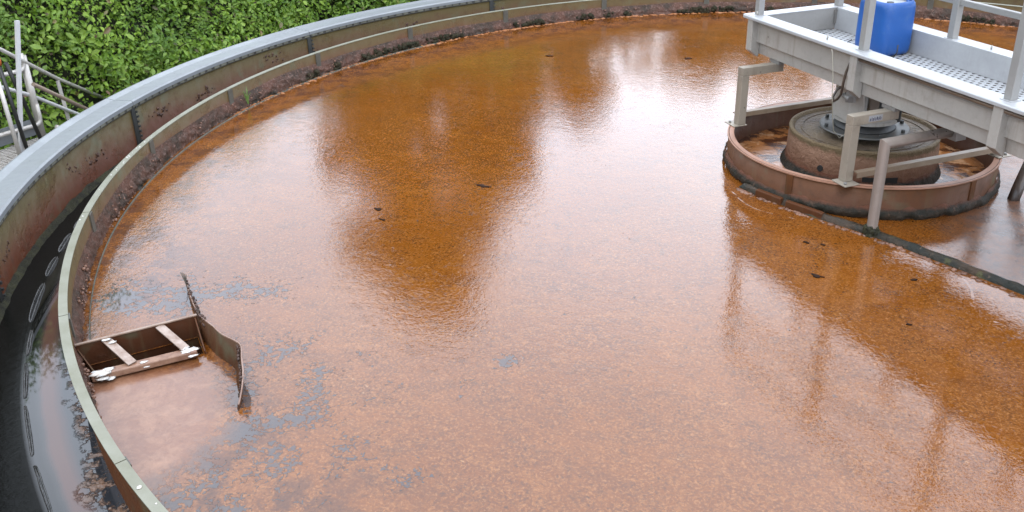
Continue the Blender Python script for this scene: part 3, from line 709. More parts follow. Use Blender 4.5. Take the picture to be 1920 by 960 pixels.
hanger(-.57, 'zinc hanger frame at the far left end of the ring, below the walkway end')
e2 = hanger(.585, 'zinc hanger frame with a white sticker on its arm, in front of the drum')
st = MB().box((.6152, -.50, .367), (.6162, -.40, .404)).build('sticker', STICK, e2)
bc = MB()
for k, (y, wd) in enumerate([(-.592, .006), (-.580, .003), (-.572, .007), (-.560, .003), (-.552, .004), (-.543, .008), (-.530, .003), (-.523, .005), (-.513, .003)]): bc.box((.6158, y+.10, .371+.003*(k % 2)), (.6172, y+.10+wd, .388+.006*((k*3) % 2)))
bc.build('sticker_print', m_plain('print_blue', (.04, .04, .07), None, .5), st)

# round pipe leg
t = empty('standing_pipe', (.14, -1.105, -.3)); tag(t, 'round steel pipe rising from the sludge and bending to the walkway', 'pipe')
hx = Vector((math.sin(R(46.9)), math.cos(R(46.9)), 0)); P0 = Vector((.142, -1.105, 0))
mb = MB(); TOPZ = .352; r_ = .031; n_ = 28; v = []; f = []
for j in range(n_):
    th = 2*math.pi*j/n_; a_, b_ = r_*math.cos(th), r_*math.sin(th); sd = Vector((-hx.y, hx.x, 0))
    q = P0+hx*a_+sd*b_; v += [(q.x, q.y, -.29), (q.x, q.y, TOPZ-a_)]
for j in range(n_): k = (j+1) % n_; f.append((2*j, 2*k, 2*k+1, 2*j+1))
wpart(MB().add(v, f, True), 'upright', PIPEM, t)
v = []; f = []
for j in range(n_):
    th = 2*math.pi*j/n_; a_, b_ = r_*math.cos(th), r_*math.sin(th); sd = Vector((-hx.y, hx.x, 0))
    q = P0+hx*a_+sd*b_; e_ = P0+hx*.47+sd*b_; v += [(q.x, q.y, TOPZ-a_), (e_.x, e_.y, TOPZ-a_)]
for j in range(n_): k = (j+1) % n_; f.append((2*j, 2*j+1, 2*k+1, 2*k))
f.append(tuple(2*j+1 for j in range(n_)))
wpart(MB().add(v, f, True), 'horizontal_run', PIPEM, t)
T = Matrix.Translation(P0+hx*.50+Vector((0, 0, TOPZ))) @ Matrix.Rotation(math.atan2(hx.y, hx.x), 4, 'Z')
wpart(MB().box((-.03, -.05, -.045), (.05, .05, .085), T), 'end_bracket', OLD, t, bevel=.003)
cm = MB()
for k in range(90):
    a = rnd.uniform(0, 6.28); blob(cm, (.142+.032*math.cos(a), -1.105+.032*math.sin(a), ZW+rnd.uniform(0, .05)), rnd.uniform(.008, .02), (1, 1, 1), k, 7, 5, .8)
wpart(cm, 'slime_collar', SLIME, t)

# scraper arm lying at the surface, with weed and slabs
def arm_pt(u):   # polyline through the arm
    P = [(-.70, -.60), (-.571, -.698), (-.20, -.93), (.15, -1.095), (.52, -1.32), (.902, -1.561), (1.6, -2.0), (2.6, -2.63), (3.9, -3.1)]
    k = min(int(u*(len(P)-1)), len(P)-2); q = u*(len(P)-1)-k
    return Vector(P[k]).lerp(Vector(P[k+1]), q)
v = []; f = []; NA = 420; NP = 9
for i in range(NA+1):
    u = i/NA; p = arm_pt(u); d = (arm_pt(min(1, u+.004))-arm_pt(max(0, u-.004))).normalized(); s_ = Vector((-d.y, d.x))
    tap = min(1, i/14)
    for j in range(NP):
        q = j/(NP-1)*2-1; w_ = .034+.005*MN.noise(Vector((p.x*7, p.y*7, q)))
        z = ZW-.012+(.052*(1-q*q)**.6)*(tap)*(.9+.2*MN.noise(Vector((p.x*11, p.y*11, q*2))))
        v.append((p.x+s_.x*w_*q, p.y+s_.y*w_*q, z))
for i in range(NA):
    for j in range(NP-1): f.append((i*NP+j, i*NP+j+1, (i+1)*NP+j+1, (i+1)*NP+j))
def m_arm():
    m = Mat('arm_weed', .45); m.spec(.25); n = m.noise(30, 5, .7); n1 = m.noise(5, 5)
    c = m.mix(m.ramp(n1, .42, .6), (.012, .013, .009), (.04, .024, .013)); c = m.mix(m.ramp(m.noise(9, 5, .6, m.map(loc=(3, 3, 3))), .60, .68, 0, .6), c, (.06, .062, .02)); c = m.mix(m.ramp(n, .6, .7, 0, .5), c, (.17, .11, .075))
    m.color(c); m.bump(n, .012, 1); return m.m
t = empty('scraper_arm', (.15, -1.095, ZW)); tag(t, 'dark weedy scraper arm lying at the sludge surface past the ring', 'scraper arm')
wpart(MB().add(v, f, True), 'arm_body', m_arm(), t)
for a, b, wd, ht in [((-.57, -.735), (-.40, -.835), .035, .05), ((-.37, -.855), (-.14, -.972), .034, .045)]:
    wpart(MB().bar((*a, ZW+.022), (*b, ZW+.020), wd, ht), 'rusty_slab', RING, t, bevel=.006)
dc = MB()
for k in range(170):
    u = rnd.uniform(.02, .62); p = arm_pt(u); d = (arm_pt(u+.004)-arm_pt(u-.004)).normalized(); s_ = Vector((d.y, -d.x))
    q = p+s_*(.045+abs(rnd.gauss(0, .012)))
    blob(dc, (q.x, q.y, ZW+.001), rnd.uniform(.005, .016), (1.2, .9, .5), k, 7, 4, .8)
tag(wpart(dc, 'foam_edge', PALE, t), kind='stuff')

tag(MB().tube([(.955, -.30, ZW-.04), (.985, -.235, -.15), (1.04, -.10, -.02), (1.10, .02, .12), (1.16, .12, .40)], .036, 16).build('pipe_stub', m_plain('dark_pipe', (.03, .022, .018), (.05, .03, .02), .35)), 'dark short pipe entering the sludge right of the ring', 'pipe')
# ------------------------------------------------------------------ canister
t = empty('plastic_canister', (0, 0, .558), BR); t.location = (0, 0, 0)
tag(t, 'blue plastic canister with a dusty pale top standing on the walkway deck', 'canister')
def sup(cx_, cy_, a, b, z, n_=40, e=.42):
    L_ = []
    for k in range(n_):
        th = 2*math.pi*k/n_; c_, s_ = math.cos(th), math.sin(th)
        L_.append((cx_+a*math.copysign(abs(c_)**e, c_), cy_+b*math.copysign(abs(s_)**e, s_), z))
    return L_
ccx, ccy = -.100, .168
prof = [(.0, .04), (.80, .0), (.93, .006), (.985, .03), (1., .07), (1., .15), (.995, .27), (.985, .315), (.955, .338), (.90, .350), (.86, .352), (.83, .347), (.81, .335)]
v = []; f = []
for k_, z in prof: v += sup(ccx, ccy, max(.001, .154*k_), max(.001, .133*k_), .558+z)
n_ = 40
for j in range(len(prof)-1):
    for i in range(n_): f.append((j*n_+i, j*n_+(i+1) % n_, (j+1)*n_+(i+1) % n_, (j+1)*n_+i))
MB().add(v, f, True).build('body', BLUE, t)
v = sup(ccx, ccy, .154*.84, .133*.84, .558+.338)+sup(ccx, ccy, .154*.3, .133*.3, .558+.342)
MB().add(v, [(i, (i+1) % n_, n_+(i+1) % n_, n_+i) for i in range(n_)]+[tuple(range(n_, 2*n_))], True).build('top_recess', DUST, t)
MB().tube([(-.19, .23, .885), (-.17, .255, .918), (-.10, .268, .928), (-.03, .262, .925), (.01, .235, .885)], .012, 10).build('carry_handle', BLUE, t)
MB().tube([(-.005, .10, .895), (-.005, .10, .912)], .022, 16).build('screw_cap', BLACKP, t)
# short strap ends beside the canister
tag(MB().tube([(*(wmat() @ Vector((.09, .10, .56))).xy, .56), (*(wmat() @ Vector((.115, .105, .60))).xy, .60), (*(wmat() @ Vector((.12, .10, .66))).xy, .655)], .004, 6).build('strap_end', BLACKP), 'black strap end sticking up right of the blue canister', 'strap')
tag(MB().tube([(*(wmat() @ Vector((-.225, .0, .56))).xy, .56), (*(wmat() @ Vector((-.24, .0, .6))).xy, .605), (*(wmat() @ Vector((-.235, .03, .62))).xy, .62)], .004, 6).build('strap_end', BLACKP), 'curled dark strap end left of the blue canister', 'strap')

# ------------------------------------------------------------------ scum box and its baffle
t = empty('scum_box', (0, 0, 0), BOXROT); tag(t, 'open rusty scum box set into the surface beside the weir', 'scum box')
def zt(r_): return -.100
MB().box((4.445, -.010, -.55), (4.995, -.004, -.100)).build('back_plate', BOXM, t)
MB().box((4.445, -.014, -.1), (4.995, .001, -.094)).build('back_edge', m_plain('edge_steel', (.22, .15, .11), (.14, .08, .05), .35), t)
MB().add([(4.452, -.004, -.55), (4.458, -.004, -.55), (4.458, .175, -.55), (4.452, .175, -.55), (4.452, -.004, -.105), (4.458, -.004, -.105), (4.458, .175, -.20), (4.452, .175, -.20)],
         [(0,3,2,1),(4,5,6,7),(0,1,5,4),(1,2,6,5),(2,3,7,6),(3,0,4,7)]).build('end_plate', RING, t)
MB().add([(4.992, -.004, -.55), (4.986, -.004, -.55), (4.91, .12, -.55), (4.916, .12, -.55), (4.992, -.004, -.12), (4.986, -.004, -.12), (4.93, .125, -.205), (4.936, .125, -.205)],
         [(0,3,2,1),(4,5,6,7),(0,1,5,4),(1,2,6,5),(2,3,7,6),(3,0,4,7)]).build('end_plate', RING, t)
MB().box((4.45, .160, -.55), (4.99, .166, -.22)).build('front_plate', BOXM, t)
MB().box((4.45, -.004, -.556), (4.99, .166, -.55)).build('floor_plate', BOXM, t)
MB().bar((4.49, .180, -.188), (4.955, .155, -.192), .050, .034).build('front_bar', m_plain('washed_bar', (.22, .125, .08), (.13, .06, .035), .4, 0, 18, .003, 40), t, bevel=.006)
for a, b in ((4.862, 4.775), (4.622, 4.535)):
    MB().bar((a, .0, -.104), (b, .168, -.168), .042, .006).build('cross_bar', m_plain('pale_bar', (.29, .225, .185), (.15, .09, .06), .45, 0, 18) if a > 4.8 else bpy.data.materials['pale_bar'], t)
for (r_, t_, z, s_) in [(4.93, .135, -.172, .022), (4.905, .150, -.175, .020), (4.88, .13, -.172, .015), (4.91, .165, -.19, .016), (4.88, .165, -.20, .014), (4.535, .155, -.17, .016), (4.51, .150, -.172, .016), (4.515, .172, -.19, .014), (4.54, .135, -.165, .012), (4.86, .01, -.10, .012), (4.84, .03, -.11, .011), (4.73, .15, -.172, .010), (4.72, .165, -.19, .008)]:
    blob(MB(), (r_, t_+(.028 if t_ > .1 else 0), z), s_*1.25, (1.4, .8, .22), int(r_*100), 10, 6, .9).build('white_deposit', WHITE, t)
bf = [(-3.332,-2.957,-.205),(-3.20,-3.085,-.185),(-3.065,-3.210,-.150),(-2.965,-3.31,-.115),(-2.892,-3.380,-.098),(-2.802,-3.444,-.098),(-2.719,-3.492,-.097),(-2.602,-3.535,-.086),(-2.555,-3.565,-.078),(-2.528,-3.60,-.076),(-2.49,-3.65,-.085),(-2.443,-3.70,-.105),(-2.40,-3.75,-.145),(-2.364,-3.804,-.195)]
bl_ = [0, 0, 0, .008, .02, .05, .055, .055, .055, .06, .06, .055, .04, .02]
def lean(u):
    x = float(np.interp(u, range(14), bl_)); return Vector((.925*x, .374*x))
def cr(P, u):
    k = min(int(u), len(P)-2); q = u-k; p0, p1, p2, p3 = (Vector(P[max(0, min(len(P)-1, k+d))]) for d in (-1, 0, 1, 2))
    return .5*((2*p1)+(p2-p0)*q+(2*p0-5*p1+4*p2-p3)*q*q+(-p0+3*p1-3*p2+p3)*q**3)
mb = MB(); v = []; f = []; N_ = 90
for i in range(N_+1):
    p = cr(bf, i/N_*(len(bf)-1)); p2 = cr(bf, min(len(bf)-1-.001, i/N_*(len(bf)-1)+.05)); p1_ = cr(bf, max(0, i/N_*(len(bf)-1)-.05)); d = (p2-p1_).xy.normalized(); s_ = Vector((-d.y, d.x))*.004
    tz = p.z+.004*MN.noise(Vector((i*.6, 0, 0))); ln_ = lean(i/N_*(len(bf)-1))
    v += [(p.x-s_.x-ln_.x, p.y-s_.y-ln_.y, -.5), (p.x-s_.x+ln_.x, p.y-s_.y+ln_.y, tz), (p.x+s_.x+ln_.x, p.y+s_.y+ln_.y, tz), (p.x+s_.x-ln_.x, p.y+s_.y-ln_.y, -.5)]
for i in range(N_):
    for j in range(4): f.append((i*4+j, i*4+(j+1) % 4, (i+1)*4+(j+1) % 4, (i+1)*4+j))
f += [(0, 1, 2, 3), (N_*4+3, N_*4+2, N_*4+1, N_*4)]
t2 = empty('rubber_baffle', (-2.8, -3.44, ZW)); tag(t2, 'curved brown rubber baffle sheet beside the scum box', 'baffle')
BAF = m_steel('baffle_rubber', -.08, -.21, (.060, .030, .016), (.050, .020, .009), .3)
wpart(mb.add(v, f, True), 'sheet', BAF, t2)
rim_ = MB().tube([cr(bf, i/90*(len(bf)-1))+Vector((*lean(i/90*(len(bf)-1)), .001)) for i in range(91)], .004, 6)
wpart(rim_, 'sheet_edge', m_plain('baffle_edge', (.24, .16, .125), (.15, .08, .055), .4), t2)
db = MB()
for k in range(260):
    u = rnd.uniform(0, 4.4) if k < 180 else rnd.uniform(8, 12.5); p = cr(bf, u); q = p.copy(); q.xy += lean(u)*.7
    off = Vector((.75, .66)) if u < 5 else Vector((.85, -.3))
    q.xy += off*abs(rnd.gauss(.004, .008)); q.z = p.z-rnd.uniform(0, .06)+.01
    blob(db, q, rnd.uniform(.002, .0075), (1, 1, 1.4), k, 6, 4, .9)
tag(wpart(db, 'clinging_debris', CRUST, t2), kind='stuff')
for k in range(5):
    a = cr(bf, .1+k*.12); mb = MB().tube([a, a+Vector((-.02-.01*k, .03, .03+.01*k))], .002, 4)
    wpart(mb, 'twig', BARK, t2)

# ------------------------------------------------------------------ small things on the surface
def flat(name, pts, z0, th, mat):
    n_ = len(pts); mb = MB(); c_ = (sum(p[0] for p in pts)/n_, sum(p[1] for p in pts)/n_)
    mb.add([(x, y, z0) for x, y in pts]+[(c_[0]+(x-c_[0])*.93, c_[1]+(y-c_[1])*.93, z0+th) for x, y in pts],
           [tuple(range(n_, 2*n_))]+[(i, (i+1) % n_, n_+(i+1) % n_, n_+i) for i in range(n_)])
    return mb.build(name, mat)
deb = [((-2.81, -1.74), .035, 'dark leaf scrap left of the middle of the orange sludge'), ((-2.33, -1.17), .045, 'elongated dark scrap in the middle of the orange sludge'), ((-.11, -1.74), .035, 'largest black scrap on the orange sludge below the pipe leg'),
       ((-.2, -1.34), .022, 'small black scrap between the pipe leg and the bright sky reflection'), ((-.11, -1.34), .018, 'tiny black scrap nearest the pipe leg'), ((.35, -2.1), .018, 'small dark scrap in the lower right orange band'),
       ((-1.68, 2.47), .05, 'dark scrap near the end of the walkway far out'), ((-3.03, 2.16), .05, 'dark scrap near the far rim of the tank'), ((-2.71, -1.87), .03, 'brown scrap just below the left dark leaf scrap'), ((.38, -1.61), .02, 'dark scrap on the pale skin edge below the arm')]
DEB = m_plain('dark_debris', (.012, .006, .004), (.022, .010, .005), .8, 0, 30, .002, 40, .1)
for (x, y), s_, lb in deb:
    pts = []; a0 = rnd.uniform(0, 3.1)
    for k in range(12):
        th = 2*math.pi*k/12; r_ = s_*(.4+.6*abs(math.cos(th+a0)))*(1+1.2*MN.noise(Vector((x*9, y*9, k*.9))))
        pts.append((x+r_*math.cos(th), y+r_*math.sin(th)*.42))
    o = flat('debris_scrap', pts, ZW, .006, DEB); tag(o, lb, 'debris', 'scraps floating on the sludge')
skn = [([(-.76, -.66), (-.72, -.74), (-.67, -.83), (-.60, -.91), (-.53, -.965), (-.45, -.99), (-.37, -1.01), (-.29, -1.03), (-.20, -1.045), (-.24, -1.0), (-.36, -.93), (-.46, -.86), (-.57, -.78), (-.66, -.70)], 'pale skin of scum between the ring and the slabs of the arm'),
       ([(.19, -1.28), (.26, -1.38), (.32, -1.48), (.37, -1.57), (.42, -1.68), (.47, -1.77), (.52, -1.85), (.60, -1.82), (.66, -1.74), (.66, -1.62), (.62, -1.5), (.55, -1.42), (.42, -1.33), (.30, -1.26)], 'folded lighter skin of scum right below the scraper arm')]
for P, lb in skn:
    Q = [Vector((*p, 0)) for p in P]; n_ = len(Q); sm = []
    for i in range(n_):
        for q in (0, .25, .5, .75):
            p0, p1, p2, p3 = Q[(i-1) % n_], Q[i], Q[(i+1) % n_], Q[(i+2) % n_]
            r_ = .5*((2*p1)+(p2-p0)*q+(2*p0-5*p1+4*p2-p3)*q*q+(-p0+3*p1-3*p2+p3)*q**3)
            sm.append((r_.x+.008*MN.noise(r_*20), r_.y+.008*MN.noise(r_*20+Vector((5, 5, 5)))))
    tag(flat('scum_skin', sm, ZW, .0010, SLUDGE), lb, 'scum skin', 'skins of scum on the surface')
# long foam ridge by the far rim
fb = MB()
for k in range(520):
    a = rnd.choice((rnd.uniform(-60, -20), rnd.uniform(-95, -60), rnd.uniform(-20, 30))); r_ = 4.955+.03*MN.noise(Vector((a*.2, 0, 0)))+rnd.gauss(0, .012)
    blob(fb, (r_*math.sin(R(a)), r_*math.cos(R(a)), ZW), rnd.uniform(.006, .016), (2.2, 1, .5), k, 6, 4, .8)
tag(fb.build('foam_ridge', m_plain('orange_foam', (.30, .12, .04), (.22, .075, .02), .4, 0, 20)), 'orange foam along the far waterline', 'foam', kind='stuff')
# grass tuft growing on the weir
t = empty('grass_tuft', (-4.965, -.20, -.19)); tag(t, 'small green grass tuft growing from the weir at the waterline', 'grass tuft')
for k, (dx, dy, h_) in enumerate([(-.10, -.04, .17), (-.02, .03, .20), (-.06, -.01, .20), (.03, .02, .14), (-.03, -.03, .15), (.01, .0, .18), (-.13, -.03, .12)]):
    v = []
    for i in range(6):
        u = i/5; w_ = .0055*(1-u)**.7+.0006; x = dx*u*u; y = dy*u*u; z = h_*u*(1-.25*u)
        v += [(x-w_*.9, y-w_*.4, z), (x+w_*.9, y+w_*.4, z), (x, y, z+.001)]
    f = [(i*3, i*3+2, (i+1)*3+2, (i+1)*3) for i in range(5)]+[(i*3+2, i*3+1, (i+1)*3+1, (i+1)*3+2) for i in range(5)]
    MB().add(v, f, True).build('blade', GRASSB, t)

# ------------------------------------------------------------------ landing and stairs outside the wall
t = empty('access_landing', (-7.6, -.6, -1.6)); tag(t, 'landing with open grating and tube railings outside the tank wall', 'landing')
gr = MB(); T = Matrix.Translation((-7.87, .09, -.9)) @ Matrix.Rotation(R(-8), 4, 'Z')
for k in range(27): gr.box((k*.05, -2.4, -.02), (k*.05+.011, 0, 0), T)
for k in range(48): gr.box((0, -2.4+k*.05, -.018), (1.32, -2.4+k*.05+.011, -.002), T)
wpart(gr, 'grating', RAILM, t)
wpart(MB().box((-.012, -2.4, .03), (0, .0, .20), T).box((-.012, .0, -.06), (1.3, .012, .02), T), 'toe_board', GALVB, t)
wpart(MB().box((-.01, -2.42, -.12), (.05, .03, -.03), T).box((1.28, -2.42, -.12), (1.34, .03, -.03), T), 'support_beam', GALV, t)
for x, y in ((.0, 0), (1.3, 0), (0, -2.3), (1.3, -2.3)): wpart(MB().box((x-.03, y-.03, -.72), (x+.03, y+.03, -.12), T), 'support_leg', GALV, t)
wpart(MB().tube([(-7.86, .06, -.9), (-7.86, .06, -.05)], .038, 14), 'corner_post', RAILM, t)
def rounded(pts, r_, k=5):
    P = [Vector(p) for p in pts]; o_ = [P[0]]
    for i in range(1, len(P)-1):
        a = P[i]+(P[i-1]-P[i]).normalized()*r_; b = P[i]+(P[i+1]-P[i]).normalized()*r_
        for q in range(k+1): u = q/k; o_.append((1-u)**2*a+2*u*(1-u)*P[i]+u*u*b)
    o_.append(P[-1]); return o_
wpart(MB().tube(rounded([(-7.95, -1.6, -.10), (-7.84, .035, -.185), (-7.84, .035, -.02)], .07), .022), 'top_tube', RAILM, t)
wpart(MB().tube(rounded([(-7.95, -1.6, -.66), (-7.83, .06, -.76), (-7.83, .06, -.55)], .07), .022), 'lower_tube', RAILM, t)
wpart(MB().tube([(-7.45, -.59, -.10), (-7.47, -.55, -.9)], .02), 'slim_post', RAILM, t)
wpart(MB().tube([(-7.78, -.95, .45), (-7.78, -.22, .09), (-7.84, .08, -.13), (-8.17, .67, -.48), (-8.56, 1.85, -1.19)], .020), 'hand_rail', RAILM, t)
wpart(MB().tube([(-7.72, -1.0, .02), (-7.77, -.44, -.19), (-7.87, .04, -.45), (-8.21, .89, -.97), (-8.5, 1.5, -1.36)], .020), 'middle_rail', PALER, t)
wpart(MB().tube([(-7.56, -.14, -.26), (-7.91, .77, -.85), (-8.2, 1.5, -1.3)], .020), 'second_rail', m_galv('rusty_rail', (0.222, 0.163, 0.122), .2, .5), t)
wpart(MB().bar((-8.17, .67, -.50), (-8.14, .70, -1.6), .06, .035), 'stair_post', RAILM, t, bevel=.004)
st_ = MB()
for k in range(5): st_.box((.0, .02+k*.24, -.17*(k+1)), (1.2, .25+k*.24, -.17*(k+1)+.03), Matrix.Translation((-8.05, .1, -.9)) @ Matrix.Rotation(R(22), 4, 'Z'))
wpart(st_, 'stair_treads', OLD, t)
wpart(MB().tube([(-7.72, .13, -.80), (-7.6, .6, -1.1), (-7.5, 1.0, -1.45)], .018), 'low_rail', RAILM, t)
tag(MB().bar((-7.62, -.42, -.898), (-7.45, -.23, .39), .045, .02, (1, 0, 0)).build('white_pole', PALER), 'tall thin white flat pole leaning on the landing railing', 'pole')
for (a, b), lb in zip([((-7.60, -.42, .0), (-7.57, -.38, -.895)), ((-7.54, -.39, .02), (-7.74, -.06, -.895))], ['black rubber-covered bar with orange end, left of the white pole', 'black bar crossing behind the white pole']):
    e = empty('tool_handle', b); tag(e, lb, 'tool handle')
    wpart(MB().tube([a, b], .02, 10), 'shaft', BLACKP, e)
    if 'orange' in lb: wpart(MB().tube([Vector(a)+Vector((0, 0, .0)), Vector(a)+Vector((-.003, 0, .07))], .028, 10), 'orange_end', ORANGE, e)
tag(MB().box((-7.42, -2.6, -1.58), (-6.9, -.74, -.885)).build('concrete_block', m_plain('pale_concrete', (.33, .28, .25), (.26, .21, .18), .8)), 'pale concrete plinth below the landing grating beside the tank', 'plinth')

# ------------------------------------------------------------------ hedge and trees
def leaves(N, posf, size, seed, normf=None):
    rg = np.random.default_rng(seed); P, Nrm, Sz = posf(rg, N)
    n_ = len(P)
    Nrm = Nrm/np.linalg.norm(Nrm, axis=1)[:, None]
    rv = rg.normal(size=(n_, 3)); A = np.cross(Nrm, rv); A /= np.linalg.norm(A, axis=1)[:, None]; B = np.cross(Nrm, A)
    s_ = (Sz*size)[:, None]
    v = np.empty((n_, 6, 3))
    v[:, 0] = P-A*s_; v[:, 1] = P-A*s_*.25+B*s_*.52+Nrm*s_*.18; v[:, 2] = P+A*s_*.45+B*s_*.40+Nrm*s_*.16; v[:, 3] = P+A*s_-Nrm*s_*.15
    v[:, 4] = P+A*s_*.45-B*s_*.40+Nrm*s_*.16; v[:, 5] = P-A*s_*.25-B*s_*.52+Nrm*s_*.18
    me = bpy.data.meshes.new('leaves'); me.vertices.add(n_*6); me.vertices.foreach_set('co', v.ravel())
    me.loops.add(n_*8); base = np.arange(n_)[:, None]*6
    idx = np.concatenate([base+np.array([[0, 3, 2, 1]]), base+np.array([[0, 5, 4, 3]])], 1).ravel()
    me.loops.foreach_set('vertex_index', idx.astype(np.int32)); me.polygons.add(n_*2)
    me.polygons.foreach_set('loop_start', (np.arange(n_*2)*4).astype(np.int32)); me.update(calc_edges=True); me.validate()
    return me
def hedge_r(a, z):   # radius of the hedge face at compass azimuth a (deg) and height z
    b = 8.75+.35*math.sin(a*.09)+.28*MN.noise(Vector((a*.14, z*1.1, 2)))+.12*MN.noise(Vector((a*.5, z*3, 7)))
    return b+.28*(z+1.6)*.5
HT = [(-150, 3.4), (-100, 3.6), (-84, 3.8), (-82, 3.5), (-80, 3.05), (-78, 2.7), (-73, 2.3), (-69, 2.05), (-60, 1.7), (-52, 1.35), (-40, 1.45), (-30, 1.6), (-24, 1.5), (-12, 1.65), (30, 1.7), (75, 1.8)]
def hedge_h(a):
    b = float(np.interp(a, [q[0] for q in HT], [q[1] for q in HT]))
    return b+.10*MN.noise(Vector((a*.30, 0, 9)))+.10*MN.noise(Vector((a*.9, 0, 4)))-.7*math.exp(-((a+21.0)/1.5)**2)
def hpos(a0, a1, z0, spread):
    def fn(rg, N):
        nc = max(8, N//60); ca = rg.uniform(a0, a1, nc); cu = rg.uniform(0, 1, nc)
        P = []; Nn = []; S_ = []
        per = N//nc
        for i in range(nc):
            a = ca[i]; z = z0+(hedge_h(a)-z0)*cu[i]; r_ = hedge_r(a, z)-rg.uniform(-.18, .24)
            out_ = np.array([-math.sin(R(a)), -math.cos(R(a)), .75]); c_ = np.array([r_*math.sin(R(a)), r_*math.cos(R(a)), z])
            q = rg.normal(size=(per, 3))*np.array([spread, spread, spread*.8]); P.append(c_+q); Nn.append(out_+q/spread*.35+rg.normal(size=(per, 3))*.45); S_.append(rg.uniform(.55, 1.25, per)*rg.uniform(.75, 1.2))
        return np.concatenate(P), np.concatenate(Nn), np.concatenate(S_)
    return fn
hd = empty('hedge', (-8.5, 3, -1.6)); tag(hd, 'dense green bramble hedge behind the tank', 'hedge', kind='stuff')
def hpart(me, name, mat):
    me.materials.append(mat); o = bpy.data.objects.new(name, me); C.objects.link(o); o.parent = hd; o.location = -Vector(hd.location); me.name = name; return o
hpart(leaves(125000, hpos(-112, -34, -1.5, .12), .031, 3), 'near_leaves', LEAF)
hpart(leaves(9000, hpos(-150, -110, -1.3, .20), .075, 4), 'side_leaves', LEAF)
hpart(leaves(24000, hpos(-36, 75, -1.3, .18), .06, 5), 'far_leaves', LEAFT)
hpart(leaves(9000, hpos(-112, -34, -1.5, .24), .047, 6), 'shoot_leaves', LEAF2)
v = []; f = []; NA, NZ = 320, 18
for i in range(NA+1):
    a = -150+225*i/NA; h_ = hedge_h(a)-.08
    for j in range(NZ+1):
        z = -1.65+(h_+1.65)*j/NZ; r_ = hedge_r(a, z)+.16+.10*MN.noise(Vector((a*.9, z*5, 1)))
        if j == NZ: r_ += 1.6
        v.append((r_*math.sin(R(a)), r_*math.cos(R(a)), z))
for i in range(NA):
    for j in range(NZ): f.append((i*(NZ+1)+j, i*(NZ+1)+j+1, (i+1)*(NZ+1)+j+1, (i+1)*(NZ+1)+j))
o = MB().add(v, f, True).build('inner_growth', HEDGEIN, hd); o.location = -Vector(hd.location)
tw = MB()
for k in range(260):
    a = rnd.uniform(-110, -35); z = rnd.uniform(-1.5, 1.2); r_ = hedge_r(a, z)+.05; p = Vector((r_*math.sin(R(a)), r_*math.cos(R(a)), z)); d = Vector((rnd.gauss(0, .25), rnd.gauss(0, .25), rnd.uniform(.1, .5)))
    inn = Vector((-math.sin(R(a)), -math.cos(R(a)), 0))
    tw.tube([p, p+d*.5+inn*.08, p+d+inn*.14+Vector((0, 0, -.05))], [.006, .005, .003], 5, False)
o = tw.build('stems', BARK, hd); o.location = -Vector(hd.location)
# creeping growth in front of the hedge
def gpos(rg, N):
    a = rg.uniform(-118, -40, N); u = rg.uniform(0, 1, N)**.6; r_ = 7.3+u*1.9
    x, y = r_*np.sin(np.radians(a)), r_*np.cos(np.radians(a))
    keep = np.array([MN.noise(Vector((xx*1.1, yy*1.1, 3))) > -.05-uu*.5+.25 for xx, yy, uu in zip(x, y, u)])
    P = np.stack([x, y, -1.55+rg.uniform(0, .25, N)+u*.25], 1)[keep]; m_ = len(P)
    return P, np.array([0, 0, 1.])+rg.normal(size=(m_, 3))*.5, rg.uniform(.5, 1.3, m_)
hpart(leaves(22000, gpos, .04, 9), 'creeping_leaves', LEAF)

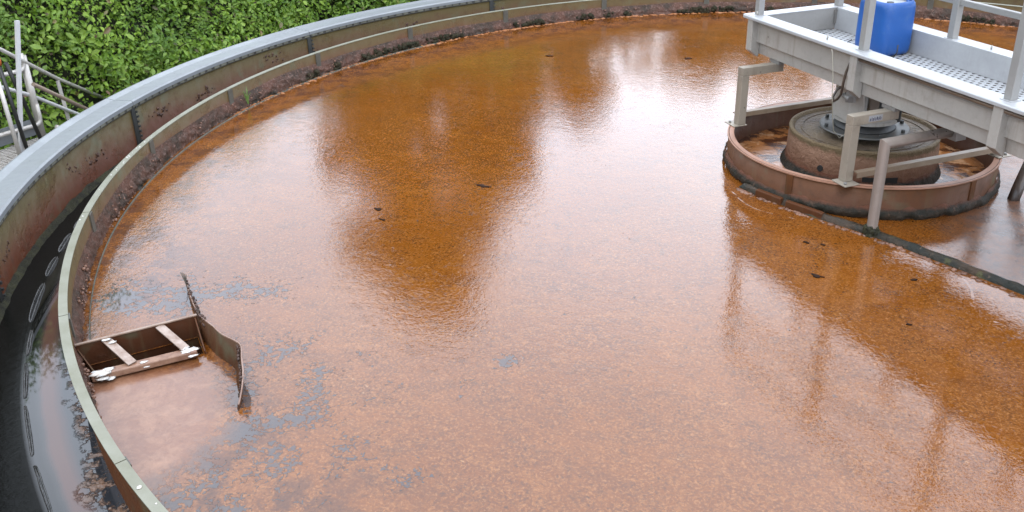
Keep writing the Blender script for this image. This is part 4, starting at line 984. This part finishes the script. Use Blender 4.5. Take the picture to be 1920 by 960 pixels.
def tree(az_, r_, h_, cw, z0c, label, seed, nl=5200, ls=.12, cone=.5):
    a = R(az_); x, y = r_*math.sin(a), r_*math.cos(a); e = empty('tree', (x, y, -1.6)); tag(e, label, 'tree', 'trees behind the hedge')
    rg = random.Random(seed); tr = MB(); H_ = h_+1.6
    tr.tube([(0, 0, -.1), (.05, .03, H_*.3), (-.04, .06, H_*.6), (0, 0, H_*.93)], [.17, .13, .08, .02], 10)
    zc0 = z0c+1.6; cl_ = []
    for k in range(34):
        u = rg.random(); z = zc0+(H_-zc0)*u; w_ = cw/2*(1-cone*u)*(.55+.45*math.sin(min(1, u*3+.25)*math.pi/2)); th = rg.uniform(0, 6.28); q = rg.uniform(.3, 1)
        c_ = Vector((w_*q*math.cos(th), w_*q*math.sin(th), z)); cl_.append((c_, rg.uniform(.28, .62)*min(1, cw/3.4)))
        tr.tube([(0, 0, max(.6, z-.9)), c_*.5+Vector((0, 0, (z-.4)*.5)), c_], [.045, .03, .012], 6, False)
    tr.build('trunk', BARK, e)
    def fn(rg2, N):
        P = []; Nn = []; S_ = []; per = N//len(cl_)
        for c_, s_ in cl_:
            q = rg2.normal(size=(per, 3))*s_*.62; P.append(np.array(c_)+q); Nn.append(q/s_+np.array([0, 0, .6])+rg2.normal(size=(per, 3))*.4); S_.append(rg2.uniform(.6, 1.3, per))
        return np.concatenate(P), np.concatenate(Nn), np.concatenate(S_)
    me = leaves(nl, fn, ls, seed); me.materials.append(LEAFT); me.name = 'crown'; o = bpy.data.objects.new('crown', me); C.objects.link(o); o.parent = e
    return e
def from_cam(az_, D): x, y = D*math.sin(R(az_)), -6.325+D*math.cos(R(az_)); return math.degrees(math.atan2(x, y)), math.hypot(x, y)
a, r_ = from_cam(-28.0, 17); tree(a, r_, 7.3, 4.9, 1.0, 'tall broad green tree mirrored as the big dark shape in the sludge', 21, 11000, .14, .62)
a, r_ = from_cam(-23.8, 16); tree(a, r_, 4.0, 1.9, .6, 'smaller tree growing against the right side of the tall one', 26, 3000, .12, .35)
a, r_ = from_cam(-17.6, 17); tree(a, r_, 3.1, 1.5, 1.0, 'small slender tree right of the tall one behind the hedge', 22, 2200, .10, .5)
a, r_ = from_cam(-8, 20); tree(a, r_, 3.3, 4.5, .6, 'low bushy tree beyond the end of the walkway', 23, 3500, .13, .3)
a, r_ = from_cam(3, 20); tree(a, r_, 4.2, 4.5, .6, 'round tree behind the walkway on the right', 24, 3500, .13, .3)
a, r_ = from_cam(-47, 17.5); tree(a, r_, 3.0, 4.5, .6, 'low bushy tree behind the hedge on the left', 25, 3500, .13, .3)
